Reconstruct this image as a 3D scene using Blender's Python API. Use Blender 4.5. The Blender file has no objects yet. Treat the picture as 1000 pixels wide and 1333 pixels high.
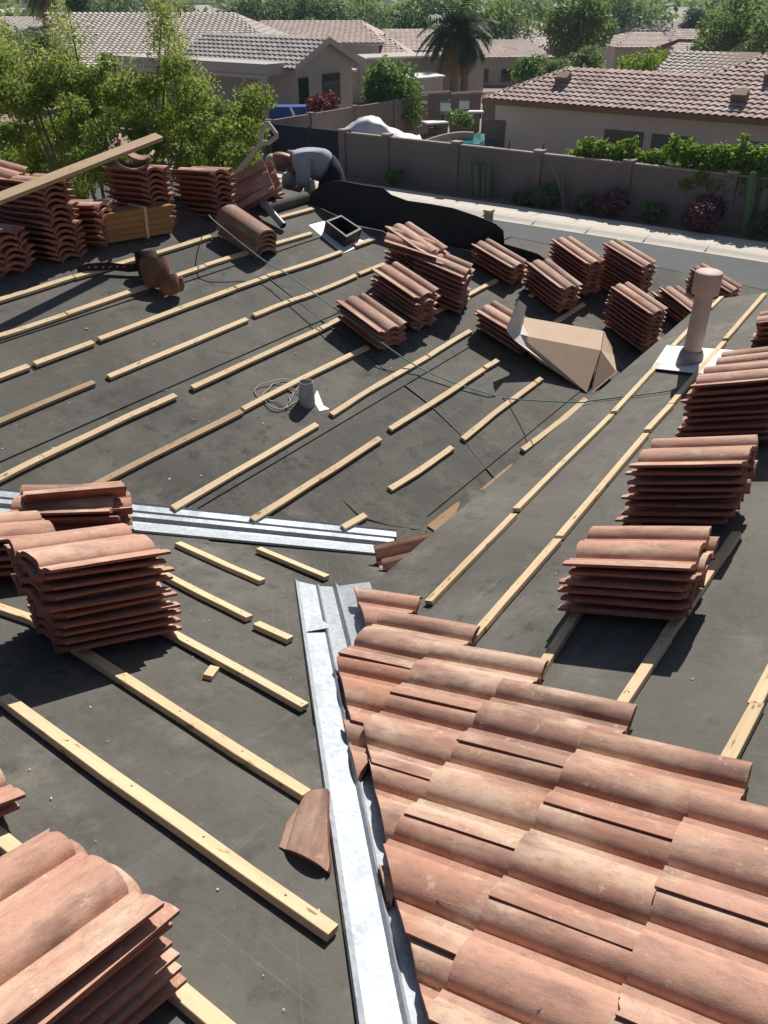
import bpy, bmesh, math, random
import numpy as np
from mathutils import Vector, Matrix, noise
rnd = random.Random(7)
# ------------------------------------------------------------------ camera, sky, sun
scn = bpy.context.scene
H = 6.3                                     # eye height above the street
FPX, PITCH, AZ = 1050.0, math.atan((666.5 + 12) / 1050.0), math.radians(35.5)
cam = bpy.data.cameras.new('camera'); camo = bpy.data.objects.new('camera', cam)
scn.collection.objects.link(camo); scn.camera = camo
cam.sensor_fit = 'VERTICAL'; cam.sensor_height = 36.0; cam.lens = 36.0 * FPX / 1333.0
cam.clip_start = 0.05; cam.clip_end = 6000
camo.location = (0, 0, H)
FWD = Vector((math.cos(AZ), math.sin(AZ), 0)); RGT = Vector((math.sin(AZ), -math.cos(AZ), 0)); UPV = Vector((0, 0, 1))
cp, sp = math.cos(PITCH), math.sin(PITCH)
VF = FWD * cp - UPV * sp; VU = FWD * sp + UPV * cp
camo.rotation_euler = Matrix((RGT, VU, -VF)).transposed().to_euler()
SUN_AZ, SUN_EL = math.radians(15), math.radians(42)      # measured from +X towards +Y
sdir = Vector((math.cos(SUN_AZ) * math.cos(SUN_EL), math.sin(SUN_AZ) * math.cos(SUN_EL), math.sin(SUN_EL)))
wd = bpy.data.worlds.new('World'); scn.world = wd; wd.use_nodes = True
sky = wd.node_tree.nodes.new('ShaderNodeTexSky'); sky.sky_type = 'NISHITA'; sky.sun_disc = False
sky.sun_elevation = SUN_EL; sky.sun_rotation = math.pi / 2 - SUN_AZ
sky.dust_density = 1.2
bg = wd.node_tree.nodes['Background']; bg.inputs[1].default_value = 0.05
wd.node_tree.links.new(sky.outputs[0], bg.inputs[0])
sl = bpy.data.lights.new('sun', 'SUN'); sl.energy = 5.0; sl.angle = math.radians(0.5); sl.color = (1, .945, .86)
so = bpy.data.objects.new('sun', sl); scn.collection.objects.link(so)
so.rotation_euler = sdir.to_track_quat('Z', 'Y').to_euler()
vs = scn.view_settings; vs.view_transform = 'Standard'; vs.look = 'None'; vs.exposure = 0.2; vs.gamma = 1.0
vs.use_curve_mapping = False
COL = scn.collection

# ------------------------------------------------------------------ helpers
def ray(u, v):
    return (RGT * ((u - 500) / FPX) + VU * ((666.5 - v) / FPX) + VF)
K = 1 / 3
# roof planes z = a + b x + c y  (z relative to the eye)
PA = (-3.462, 0, K); PB = (-1.68, -K, 0); PC = (-1.793, 0, -K)
PD = (PA[0] + K * 11.7, -K, 0); PF = (PA[0] + 2 * K * 6.0, 0, -K)
def on(pl, u, v, h=0.0):
    r = ray(u, v); t = (pl[0] + h) / (r.z - pl[1] * r.x - pl[2] * r.y)
    return Vector((r.x * t, r.y * t, r.z * t + H))
def pz(pl, x, y, h=0.0): return Vector((x, y, pl[0] + pl[1] * x + pl[2] * y + H + h))
def nrm(pl): return Vector((-pl[1], -pl[2], 1)).normalized()
def gz(u, v, z):                            # point at a given height above the street
    r = ray(u, v); t = (z - H) / r.z; return Vector((r.x * t, r.y * t, z))
def pd(u, v, d):                            # point at a given distance straight ahead
    r = ray(u, v); t = d / r.dot(FWD); return Vector((r.x * t, r.y * t, r.z * t + H))

def mesh(name, verts, faces, mat=None, smooth=False, sharp=None):
    me = bpy.data.meshes.new(name); me.from_pydata([tuple(v) for v in verts], [], faces)
    if mat:
        for m in (mat if isinstance(mat, (list, tuple)) else [mat]): me.materials.append(m)
    if smooth:
        me.shade_smooth()
        if sharp: me.set_sharp_from_angle(angle=math.radians(sharp))
    me.update(); return me
def link(name, me, parent=None, loc=None, rot=None):
    o = bpy.data.objects.new(name, me); COL.objects.link(o)
    if parent: o.parent = parent
    if loc is not None: o.location = loc
    if rot is not None: o.rotation_euler = rot
    return o
def tag(o, label, cat, group=None):
    o['label'] = label; o['category'] = cat; o['kind'] = 'thing'
    if group: o['group'] = group
    return o
def thing(name, label, cat, loc=(0, 0, 0), rotz=0, group=None):
    o = bpy.data.objects.new(name, None); COL.objects.link(o); o.empty_display_size = .2
    o.location = loc; o.rotation_euler = (0, 0, rotz); return tag(o, label, cat, group)
def structure(o): o['kind'] = 'structure'; return o
def stuff(o): o['kind'] = 'stuff'; return o
class MB:                                   # collects boxes, tubes, lathes, sheets into one mesh
    def __init__(s): s.v = []; s.f = []; s.m = []
    def add(s, vs, fs, m=0):
        n = len(s.v); s.v += [Vector(p) for p in vs]; s.f += [tuple(i + n for i in f) for f in fs]; s.m += [m] * len(fs); return s
    def box(s, c, size, rot=None, m=0):
        x, y, z = [q / 2 for q in size]; R = rot or Matrix.Identity(3)
        vs = [R @ Vector((i * x, j * y, k * z)) + Vector(c) for k in (-1, 1) for j in (-1, 1) for i in (-1, 1)]
        return s.add(vs, [(0, 2, 3, 1), (4, 5, 7, 6), (0, 1, 5, 4), (2, 6, 7, 3), (0, 4, 6, 2), (1, 3, 7, 5)], m)
    def tube(s, pts, radii, seg=8, cap=True, m=0):
        pts = [Vector(p) for p in pts]
        if not hasattr(radii, '__len__'): radii = [radii] * len(pts)
        rings = []; up = None
        for i, p in enumerate(pts):
            d = (pts[min(i + 1, len(pts) - 1)] - pts[max(i - 1, 0)]).normalized()
            if up is None: up = Vector((0, 0, 1)) if abs(d.z) < .9 else Vector((1, 0, 0))
            a = d.cross(up).normalized(); b = a.cross(d).normalized(); up = b
            rings.append([p + (a * math.cos(2 * math.pi * k / seg) + b * math.sin(2 * math.pi * k / seg)) * radii[i] for k in range(seg)])
        vs = [q for r in rings for q in r]; fs = []
        for i in range(len(pts) - 1):
            for k in range(seg):
                k2 = (k + 1) % seg; fs.append((i * seg + k, i * seg + k2, (i + 1) * seg + k2, (i + 1) * seg + k))
        if cap: fs += [tuple(range(seg))[::-1], tuple(range((len(pts) - 1) * seg, len(pts) * seg))]
        return s.add(vs, fs, m)
    def lathe(s, prof, c=(0, 0, 0), seg=20, axis=None, m=0):
        R = Vector((0, 0, 1)).rotation_difference(axis or Vector((0, 0, 1))).to_matrix(); c = Vector(c)
        vs = [c + R @ Vector((r * math.cos(2 * math.pi * k / seg), r * math.sin(2 * math.pi * k / seg), z)) for r, z in prof for k in range(seg)]
        fs = [(i * seg + k, i * seg + (k + 1) % seg, (i + 1) * seg + (k + 1) % seg, (i + 1) * seg + k) for i in range(len(prof) - 1) for k in range(seg)]
        return s.add(vs, fs, m)
    def slab(s, top, th, m=0, nrmv=None):      # polygon top face with thickness straight down
        n = len(top); d = Vector((0, 0, -th)) if nrmv is None else -nrmv * th
        vs = [Vector(p) for p in top] + [Vector(p) + d for p in top]
        fs = [tuple(range(n)), tuple(range(2 * n - 1, n - 1, -1))] + [(i, i + n, (i + 1) % n + n, (i + 1) % n) for i in range(n)]
        return s.add(vs, fs, m)
    def mesh(s, name, mat, smooth=False, sharp=40, origin=None):
        vs = s.v if origin is None else [p - Vector(origin) for p in s.v]
        me = mesh(name, vs, s.f, mat, False)
        if isinstance(mat, (list, tuple)): me.polygons.foreach_set('material_index', s.m)
        bm = bmesh.new(); bm.from_mesh(me); bmesh.ops.recalc_face_normals(bm, faces=bm.faces); bm.to_mesh(me); bm.free()
        if smooth: me.shade_smooth(); me.set_sharp_from_angle(angle=math.radians(sharp))
        return me
    def obj(s, name, mat, parent=None, smooth=False, sharp=40):
        if parent is not None:
            return link(name, s.mesh(name, mat, smooth, sharp, parent.location if parent.rotation_euler.z == 0 else None), parent)
        c = sum(s.v, Vector()) / len(s.v); c.z = min(p.z for p in s.v)
        return link(name, s.mesh(name, mat, smooth, sharp, c), None, c)

# ------------------------------------------------------------------ materials
def mat(name, base, rough=.8, spec=.3, metal=0.0):
    m = bpy.data.materials.new(name); m.use_nodes = True; b = m.node_tree.nodes['Principled BSDF']
    b.inputs['Base Color'].default_value = (*base, 1); b.inputs['Roughness'].default_value = rough
    b.inputs['Specular IOR Level'].default_value = spec; b.inputs['Metallic'].default_value = metal
    return m
class N:                                    # small node-building shorthand
    def __init__(s, m): s.m = m; s.t = m.node_tree; s.b = s.t.nodes['Principled BSDF']
    def n(s, ty, **kw):
        nd = s.t.nodes.new(ty)
        for k, v in kw.items():
            if k == 'i':
                for a, b in v.items(): nd.inputs[a].default_value = b
            else: setattr(nd, k, v)
        return nd
    def l(s, a, b): s.t.links.new(a, b); return s
    def coord(s, scale=(1, 1, 1), kind='Object', rnd=False):
        c = s.n('ShaderNodeTexCoord'); mp = s.n('ShaderNodeMapping'); mp.inputs['Scale'].default_value = scale
        s.l(c.outputs[kind], mp.inputs[0])
        if rnd:
            oi = s.n('ShaderNodeObjectInfo'); ml = s.n('ShaderNodeMath', operation='MULTIPLY', i={1: 53.0}); s.l(oi.outputs['Random'], ml.inputs[0])
            s.l(ml.outputs[0], mp.inputs['Location'])
        return mp.outputs[0]
    def noise(s, co, scale, detail=4, rough=.55):
        nd = s.n('ShaderNodeTexNoise', i={'Scale': scale, 'Detail': detail, 'Roughness': rough}); s.l(co, nd.inputs['Vector']); return nd.outputs['Fac']
    def ramp(s, fac, stops):
        r = s.n('ShaderNodeValToRGB'); e = r.color_ramp.elements
        while len(e) < len(stops): e.new(.5)
        for el, (p, c) in zip(e, stops): el.position = p; el.color = (*c, 1) if len(c) == 3 else c
        s.l(fac, r.inputs[0]); return r.outputs[0]
    def mix(s, fac, a, b, mode='MIX'):
        x = s.n('ShaderNodeMix', data_type='RGBA', blend_type=mode)
        for sock, val in ((x.inputs[0], fac), (x.inputs[6], a), (x.inputs[7], b)):
            if hasattr(val, 'is_output'): s.l(val, sock)
            elif isinstance(val, (int, float)): sock.default_value = val
            else: sock.default_value = (*val, 1)
        return x.outputs[2]
    def math(s, op, a, b=0.0, clamp=False):
        x = s.n('ShaderNodeMath', operation=op, use_clamp=clamp)
        for i, v in enumerate((a, b)):
            if hasattr(v, 'is_output'): s.l(v, x.inputs[i])
            else: x.inputs[i].default_value = v
        return x.outputs[0]
    def random(s): return s.n('ShaderNodeObjectInfo').outputs['Random']
    def island(s): return s.n('ShaderNodeNewGeometry').outputs['Random Per Island']
    def col(s, c): s.l(c, s.b.inputs['Base Color']); return s
    def rough(s, c): s.l(c, s.b.inputs['Roughness']); return s
    def bump(s, h, strength=.3, dist=.01):
        b = s.n('ShaderNodeBump', i={'Strength': strength, 'Distance': dist}); s.l(h, b.inputs['Height']); s.l(b.outputs[0], s.b.inputs['Normal']); return s
B3 = lambda g: (g, g, g)
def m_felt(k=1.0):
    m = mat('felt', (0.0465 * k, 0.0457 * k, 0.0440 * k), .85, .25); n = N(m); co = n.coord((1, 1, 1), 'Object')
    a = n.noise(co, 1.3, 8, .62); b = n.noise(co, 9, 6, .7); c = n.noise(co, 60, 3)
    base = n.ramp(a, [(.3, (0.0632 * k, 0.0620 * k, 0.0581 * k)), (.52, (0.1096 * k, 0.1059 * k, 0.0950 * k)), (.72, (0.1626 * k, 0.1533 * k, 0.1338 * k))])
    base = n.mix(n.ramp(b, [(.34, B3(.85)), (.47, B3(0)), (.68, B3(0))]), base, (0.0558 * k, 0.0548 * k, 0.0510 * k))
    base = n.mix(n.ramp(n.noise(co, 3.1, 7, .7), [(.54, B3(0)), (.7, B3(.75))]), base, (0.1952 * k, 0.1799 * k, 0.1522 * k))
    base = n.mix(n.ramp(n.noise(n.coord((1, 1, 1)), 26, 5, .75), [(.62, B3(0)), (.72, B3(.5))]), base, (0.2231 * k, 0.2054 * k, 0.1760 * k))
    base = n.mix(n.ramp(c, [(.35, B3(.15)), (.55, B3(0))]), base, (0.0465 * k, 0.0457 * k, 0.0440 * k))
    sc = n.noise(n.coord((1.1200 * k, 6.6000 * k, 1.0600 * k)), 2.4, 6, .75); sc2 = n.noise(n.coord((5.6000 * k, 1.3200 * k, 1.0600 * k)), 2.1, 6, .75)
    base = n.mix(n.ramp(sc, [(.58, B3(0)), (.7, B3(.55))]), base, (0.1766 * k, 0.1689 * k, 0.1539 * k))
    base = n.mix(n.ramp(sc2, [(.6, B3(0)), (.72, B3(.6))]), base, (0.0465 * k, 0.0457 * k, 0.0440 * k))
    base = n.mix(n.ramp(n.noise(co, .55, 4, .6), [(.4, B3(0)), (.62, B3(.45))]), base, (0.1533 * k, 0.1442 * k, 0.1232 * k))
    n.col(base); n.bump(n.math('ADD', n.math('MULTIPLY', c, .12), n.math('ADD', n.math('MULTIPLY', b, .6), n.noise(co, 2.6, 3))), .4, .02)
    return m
def m_felt_lined():                          # the same felt with yellow factory lines
    m = m_felt(); m.name = 'felt_lined'; n = N(m)
    src = n.b.inputs['Base Color'].links[0].from_socket
    co = n.coord((1, 1, 1), 'Object'); s = n.n('ShaderNodeSeparateXYZ'); n.l(co, s.inputs[0])
    def lines(v, per, w, off):
        fr = n.math('FRACT', n.math('MULTIPLY', n.math('ADD', v, off), 1 / per)); d = n.math('ABSOLUTE', n.math('SUBTRACT', fr, .5))
        return n.math('LESS_THAN', d, w / per / 2)
    l1 = n.math('MULTIPLY', lines(s.outputs[0], .058, .005, .02), n.ramp(n.noise(n.coord((3, .3, 1)), 3.0, 2), [(.5, B3(0)), (.56, B3(1))]))
    l2 = n.math('MULTIPLY', lines(n.math('SUBTRACT', s.outputs[0], s.outputs[1]), .085, .006, 0.0), n.math('LESS_THAN', n.math('SUBTRACT', s.outputs[1], s.outputs[0]), .12))
    msk = n.math('MULTIPLY', n.math('MAXIMUM', l1, l2), n.ramp(n.noise(n.coord((.6, 1, 1)), 2.2, 5, .7), [(.48, B3(0)), (.7, B3(.45))]))
    n.col(n.mix(msk, src, (.21, .18, .10))); return m
def m_tile(name='terracotta', k=1.0):
    m = mat(name, (.35, .16, .1), .78, .3); n = N(m); co = n.coord((1, .45, 1), 'Object', rnd=True); r = n.random()
    base = n.ramp(r, [(0, (.40 * k, .20 * k, .145 * k)), (.18, (.54 * k, .30 * k, .215 * k)), (.36, (.47 * k, .26 * k, .195 * k)), (.55, (.57 * k, .33 * k, .245 * k)), (.72, (.50 * k, .255 * k, .175 * k)), (.88, (.44 * k, .27 * k, .21 * k)), (1, (.35 * k, .19 * k, .145 * k))])
    base = n.mix(n.ramp(n.noise(co, 6, 5, .6), [(.47, B3(0)), (.62, B3(.85))]), base, (.66 * k, .475 * k, .355 * k))
    base = n.mix(n.ramp(n.noise(n.coord((1.3, .35, 1), rnd=True), 9, 5, .65), [(.5, B3(0)), (.68, B3(.8))]), base, (.22 * k, .13 * k, .105 * k))
    base = n.mix(n.ramp(n.noise(co, 55, 4, .7), [(.3, B3(.35)), (.5, B3(0))]), base, (.2 * k, .1 * k, .07 * k))
    fine = n.noise(n.coord((1, 1, 1), rnd=True), 230, 4, .7)
    base = n.mix(n.ramp(fine, [(.32, B3(.45)), (.46, B3(0)), (.6, B3(0)), (.7, B3(.3))]), base, (.25 * k, .15 * k, .11 * k))
    base = n.mix(n.ramp(n.noise(n.coord((1, 1, 1), rnd=True), 22, 6, .75), [(.6, B3(0)), (.66, B3(.5))]), base, (.70 * k, .58 * k, .47 * k))
    n.col(base); n.bump(n.math('ADD', n.math('MULTIPLY', fine, .5), n.noise(co, 18, 4)), .35, .006)
    n.rough(n.ramp(n.noise(co, 12), [(.3, B3(.65)), (.7, B3(.9))])); return m
def m_wood(name, c1, c2, dark=(.22, .12, .05), sc=1.0):
    m = mat(name, c1, .75, .25); n = N(m); co = n.coord((2.5 * sc, 60 * sc, 60 * sc), 'Object', rnd=True)
    g = n.noise(co, 1, 6, .65)
    base = n.mix(n.random(), c1, c2); base = n.mix(n.ramp(n.noise(n.coord((2.2, 8, 8), rnd=True), 1.0, 4), [(.55, B3(0)), (.72, B3(.5))]), base, (c1[0] * .78, c1[1] * .62, c1[2] * .5))
    base = n.mix(n.ramp(g, [(.42, B3(0)), (.62, B3(.55))]), base, tuple(x * .72 for x in c2))
    base = n.mix(n.ramp(n.noise(n.coord((9, 30, 30), rnd=True), 1.2, 3), [(.63, B3(0)), (.7, B3(.85))]), base, dark)
    s = n.n('ShaderNodeSeparateXYZ'); n.l(n.coord((1, 1, 1)), s.inputs[0])
    dx = n.math('MULTIPLY', n.math('SUBTRACT', n.math('FRACT', n.math('MULTIPLY', n.math('ADD', s.outputs[0], n.math('MULTIPLY', n.random(), .3)), 1 / .29)), .5), .29)
    rr2 = n.math('ADD', n.math('MULTIPLY', dx, dx), n.math('MULTIPLY', s.outputs[1], s.outputs[1]))
    base = n.mix(n.math('LESS_THAN', rr2, .0036 ** 2), base, (.09, .08, .075))
    n.col(base); n.bump(g, .25, .004); return m
def m_galv():
    m = mat('galvanised', (.6, .63, .66), .42, .4, .3); n = N(m); co = n.coord((1, 1, 1), 'Object')
    v = n.n('ShaderNodeTexVoronoi', i={'Scale': 70.0}); n.l(co, v.inputs['Vector'])
    c = n.mix(n.ramp(v.outputs['Color'], [(.2, B3(0)), (.8, B3(1))]), (.33, .37, .41), (.43, .47, .51))
    c = n.mix(n.ramp(n.noise(co, 5, 5, .7), [(.5, B3(0)), (.7, B3(.5))]), c, (.46, .47, .47))
    n.col(c); n.rough(n.ramp(n.noise(co, 8, 4), [(.3, B3(.5)), (.7, B3(.7))])); return m
def m_noise(name, c1, c2, scale=4, rough=.85, detail=6, bump=.0, spec=.25, bs=None):
    m = mat(name, c1, rough, spec); n = N(m); co = n.coord(); f = n.noise(co, scale, detail, .65)
    n.col(n.ramp(f, [(.3, c1), (.7, c2)]))
    if bump: n.bump(n.noise(co, bs or scale * 6, 5, .7), bump, .02)
    return m
def m_leaf(name, cols, trans=.35):
    m = mat(name, cols[0], .6, .3); n = N(m)
    c = n.ramp(n.island(), [(i / (len(cols) - 1), c) for i, c in enumerate(cols)])
    c = n.mix(n.ramp(n.noise(n.coord(), .9, 3), [(.35, B3(.5)), (.65, B3(0))]), c, cols[0], 'MIX')
    n.col(c); t = n.n('ShaderNodeBsdfTranslucent'); n.l(n.mix(1.0, c, (1.0, 1.0, .55), 'MULTIPLY'), t.inputs[0])
    mx = n.n('ShaderNodeMixShader', i={0: trans}); n.l(n.b.outputs[0], mx.inputs[1]); n.l(t.outputs[0], mx.inputs[2])
    n.l(mx.outputs[0], n.t.nodes['Material Output'].inputs[0]); return m
M = dict(
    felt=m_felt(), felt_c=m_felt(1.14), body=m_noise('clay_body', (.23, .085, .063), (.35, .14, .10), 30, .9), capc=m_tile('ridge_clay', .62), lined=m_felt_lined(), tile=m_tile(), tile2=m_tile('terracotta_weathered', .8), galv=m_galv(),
    pine=m_wood('pine_batten', (.67, .50, .30), (.76, .59, .38)), pine_old=m_wood('pine_weathered', (.40, .29, .18), (.47, .33, .2)),
    ply=m_wood('plywood', (.36, .22, .12), (.42, .26, .14), sc=.4), crate=m_wood('board_bundle', (.34, .17, .06), (.42, .22, .09), sc=.5),
    blackfelt=m_noise('black_underlay', (.014, .014, .016), (.026, .026, .028), 5, .5, bump=.6, spec=.4),
    white=mat('white_metal', (.8, .8, .8), .45, .4), pipe=m_noise('painted_vent_pipe', (.52, .38, .32), (.58, .43, .365), 9, .6),
    vent=m_noise('zinc_pipe', (.30, .31, .31), (.46, .47, .47), 14, .45), kraft=m_noise('kraft_cardboard', (.66, .49, .35), (.72, .55, .40), 6, .8),
    paper=m_noise('torn_wrap', (.62, .58, .52), (.75, .72, .68), 12, .6), curb=m_noise('charcoal_curb', (.03, .03, .032), (.06, .06, .062), 9, .6),
    dark=mat('dark_opening', (.006, .006, .007), .9), leather=m_noise('worn_leather', (.16, .075, .04), (.26, .13, .075), 18, .6, bump=.2),
    leather2=m_noise('dark_leather', (.03, .015, .01), (.05, .026, .018), 18, .5), rope=mat('green_rope', (.13, .33, .27), .7),
    wire=mat('grey_wire', (.2, .2, .19), .5), asphalt=m_noise('asphalt', (.078, .083, .09), (.10, .105, .112), 1.2, .85, bump=.3, bs=40),
    concrete=m_noise('concrete', (.58, .53, .46), (.68, .63, .55), 1.6, .9, bump=.1), kerb=m_noise('kerb_concrete', (.58, .54, .47), (.68, .63, .56), 3, .9),
    gravel=m_noise('gravel_ground', (.26, .19, .14), (.36, .28, .21), .35, .95, bump=.3, bs=3), bed=m_noise('bed_gravel', (.20, .14, .105), (.29, .21, .16), 5, .95, bump=.5, bs=30),
    wall=m_noise('block_wall_paint', (.19, .155, .145), (.23, .19, .175), 1.4, .9, bump=.15), cap=m_noise('wall_cap', (.33, .27, .24), (.4, .33, .29), 4, .9),
    stucco=m_noise('beige_stucco', (.54, .48, .45), (.60, .54, .50), 1.1, .9, bump=.1), stucco2=m_noise('grey_stucco', (.46, .42, .39), (.52, .475, .44), 1.1, .9, bump=.1),
    trim=m_noise('fascia_paint', (.5, .44, .38), (.56, .5, .43), 3, .8), trimd=m_noise('brown_fascia', (.20, .13, .09), (.24, .16, .11), 3, .8),
    glass=mat('window_glass', (.02, .03, .035), .08, .6), shutter=m_noise('shade_screen', (.13, .115, .105), (.16, .14, .13), 8, .8),
    tarp=m_noise('silver_tarp', (.62, .62, .64), (.74, .74, .75), 3, .5), blue=mat('blue_plastic', (.015, .06, .33), .4, .5),
    denim=m_noise('blue_grey_shirt', (.33, .35, .41), (.42, .44, .5), 14, .9), navy=m_noise('dark_trousers', (.02, .024, .035), (.035, .04, .055), 10, .9),
    skin=mat('skin', (.33, .17, .11), .55), cream=m_noise('cream_cloth', (.5, .42, .3), (.6, .52, .38), 9, .8), glove=m_noise('red_glove', (.25, .08, .06), (.35, .13, .1), 9, .8),
    bag=m_noise('paper_bag', (.52, .46, .38), (.6, .54, .46), 7, .8), grip=m_noise('worn_grip', (.42, .4, .32), (.5, .48, .4), 9, .6), steel=m_noise('grey_conduit', (.22, .225, .22), (.33, .335, .33), 12, .4),
    bark=m_noise('bark', (.09, .075, .055), (.16, .13, .095), 6, .95, bump=.4), greenbark=m_noise('green_bark', (.13, .15, .06), (.18, .19, .09), 6, .9),
    palmtrunk=m_noise('palm_trunk', (.20, .16, .12), (.30, .245, .19), 5, .95, bump=.5), cactus=m_noise('cactus_skin', (.10, .15, .08), (.15, .20, .11), 9, .8),
    chair=mat('chair_white', (.72, .72, .72), .6), slate=mat('cushion_slate', (.22, .25, .28), .8), water=mat('pool_water', (.03, .25, .27), .05, .6),
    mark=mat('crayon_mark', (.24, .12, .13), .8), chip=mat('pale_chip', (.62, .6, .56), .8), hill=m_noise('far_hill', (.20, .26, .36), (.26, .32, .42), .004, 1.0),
    leaf_tree=m_leaf('leaf_acacia', [(.15, .22, .055), (.23, .32, .08), (.33, .42, .12), (.27, .33, .15)], .55),
    leaf_wisp=m_leaf('leaf_wispy', [(.28, .34, .15), (.36, .42, .18), (.42, .47, .23)], .6),
    leaf_dark=m_leaf('leaf_dark', [(.09, .15, .09), (.13, .20, .115), (.17, .245, .145)], .5),
    leaf_mid=m_leaf('leaf_mid', [(.13, .20, .095), (.18, .26, .12), (.23, .31, .155)], .55),
    leaf_hedge=m_leaf('leaf_hedge', [(.15, .26, .03), (.23, .35, .05), (.30, .42, .08)], .5),
    leaf_shrub=m_leaf('leaf_shrub', [(.11, .20, .07), (.16, .27, .085), (.21, .32, .11)], .55),
    petal_red=m_leaf('petal_red', [(.17, .02, .035), (.30, .04, .06), (.08, .07, .035)], .3),
    petal_pink=m_leaf('petal_pink', [(.13, .05, .075), (.20, .07, .10), (.05, .06, .03)], .2),
    frond=m_leaf('palm_frond', [(.04, .075, .04), (.06, .10, .05), (.085, .13, .065)], .2), frond_dry=m_leaf('palm_frond_dry', [(.28, .20, .09), (.34, .25, .12)], .2),
)
def m_roof(name, c1, c2, c3):
    m = mat(name, c1, .85, .2); n = N(m)
    isl = n.island(); c = n.ramp(isl, [(0, c1), (.35, c2), (.7, c1), (1, c3)])
    c = n.mix(n.ramp(n.noise(n.coord((1, 1, 1)), .7, 6, .7), [(.4, B3(0)), (.7, B3(.5))]), c, c3); n.col(c); return m
M['roof_red'] = m_roof('distant_red_tile', (.56, .41, .36), (.68, .54, .48), (.42, .28, .24))
M['roof_tan'] = m_roof('distant_tan_tile', (.58, .52, .47), (.68, .61, .56), (.48, .42, .38))
M['roof_brown'] = m_roof('distant_brown_tile', (.54, .43, .38), (.64, .53, .48), (.44, .34, .30))
# ------------------------------------------------------------------ ground, street
def ground_z(x, y):
    d = max(0.0, min(1.0, (x - 29) / 8)); d = d * d * (3 - 2 * d)
    d2 = max(0.0, min(1.0, (x - 45) / 160)); return -.55 * d - 1.2 * d2
gx_ = list(np.linspace(-90, 28, 12)) + list(np.linspace(29, 60, 22)) + list(np.linspace(75, 260, 14)) + [400, 800, 1600, 3000]
gy_ = [-1600, -700, -300, -120, -60, -30, 0, 30, 60, 90, 130, 200, 400, 800, 1600, 3000]
gv = [(x, y, ground_z(x, y)) for x in gx_ for y in gy_]
gf = [(i * len(gy_) + j, (i + 1) * len(gy_) + j, (i + 1) * len(gy_) + j + 1, i * len(gy_) + j + 1) for i in range(len(gx_) - 1) for j in range(len(gy_) - 1)]
structure(link('ground', mesh('ground', gv, gf, M['gravel'])))
XK = 24.35                                                     # kerb line: the street runs along Y
structure(MB().slab([(15.6, -80, .004), (XK, -80, .004), (XK, 90, .004), (15.6, 90, .004)], .003).obj('road', M['asphalt']))
structure(MB().slab([(12.6, -80, .004), (15.55, -80, .12), (15.55, 90, .12), (12.6, 90, .004)], .003).obj('front_yard', M['bed']))
# kerb: rolled profile in lengths with joints; pavement slabs between joints
pav = MB().slab([(XK + .62, -60, .06), (27.3, -60, .06), (27.3, 70, .06), (XK + .62, 70, .06)], .05).obj('pavement', M['bed']); structure(pav)
kb = structure(MB().slab([(XK, -60, .008), (XK + .6, -60, .008), (XK + .6, 70, .008), (XK, 70, .008)], .004).obj('kerb', M['kerb']))
prof = [(0, .012), (.18, .02), (.3, .07), (.42, .105), (.56, .115), (.6, .11)]
for i in range(16):
    y0 = -3 + i * 1.83; m = MB()
    vs = [(XK + px_, y, pz_) for y in (y0 + .006, y0 + 1.822) for px_, pz_ in prof]
    n = len(prof); m.add(vs, [(k, k + 1, k + 1 + n, k + n) for k in range(n - 1)] + [tuple(range(n)), tuple(range(2 * n - 1, n - 1, -1))])
    m.obj('kerb_length', M['kerb'], kb, True, 50)
for i in range(20):
    y0 = -3 + i * 1.5
    MB().slab([(XK + .61, y0 + .006, .112), (XK + 1.75, y0 + .006, .118), (XK + 1.75, y0 + 1.494, .118), (XK + .61, y0 + 1.494, .112)], .06).obj('slab', M['concrete'], pav)

# ------------------------------------------------------------------ the house being re-roofed
house = thing('house', 'single storey house with its tile roof stripped to dark felt and battens', 'house')
def clip(poly, f):                                              # keep f(p) >= 0
    out = []
    for i, p in enumerate(poly):
        q = poly[(i + 1) % len(poly)]; a, b = f(p), f(q)
        if a >= 0: out.append(p)
        if (a < 0) != (b < 0): t = a / (a - b); out.append((p[0] + (q[0] - p[0]) * t, p[1] + (q[1] - p[1]) * t))
    return out
def slope(name, pl, poly, vdown, felt_mat, w=.86, off=0.0):
    deck = MB().slab([pz(pl, x, y, -.006) for x, y in poly], .06).obj(name, M['ply'], house)
    vals = [p[0] * vdown[0] + p[1] * vdown[1] for p in poly]; lo, hi = min(vals) + off - w, max(vals)
    s = lo
    while s < hi:
        pc = clip(poly, lambda p: p[0] * vdown[0] + p[1] * vdown[1] - s)
        pc = clip(pc, lambda p: s + w + .06 - (p[0] * vdown[0] + p[1] * vdown[1])) if len(pc) > 2 else pc
        if len(pc) > 2:
            # subdivided sheet so that its lower edge can ripple a little
            top = []
            for x, y in pc:
                t = (x * vdown[0] + y * vdown[1] - s) / (w + .06); top.append(pz(pl, x, y, .001 + .009 * t))
            MB().slab(top, .0035).obj('felt_sheet', felt_mat, deck)
        s += w
    return deck
YE = 1.83                                                       # eave line of the near wing
polyA = [(-.67, 6.0), (3.8, 1.53), (10.17, 1.53), (5.7, 6.0)]
polyB = [(2.17, YE), (3.5, YE), (-.67, 6.0), (-2.6, 6.0), (-2.6, -2.94)]
polyC = [(2.17, YE), (-2.6, -2.94), (7.65, -2.94), (7.65, YE)]
slA = slope('roof_slope', PA, polyA, (0, -1), M['felt'], off=.3)
slB = slope('roof_slope', PB, polyB, (1, 0), M['lined'], off=.55)
slC = slope('roof_slope', PC, polyC, (0, 1), M['felt_c'], off=.35)  # lighter felt copy: part of this slope's fuller sunlight is in its colour
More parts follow.
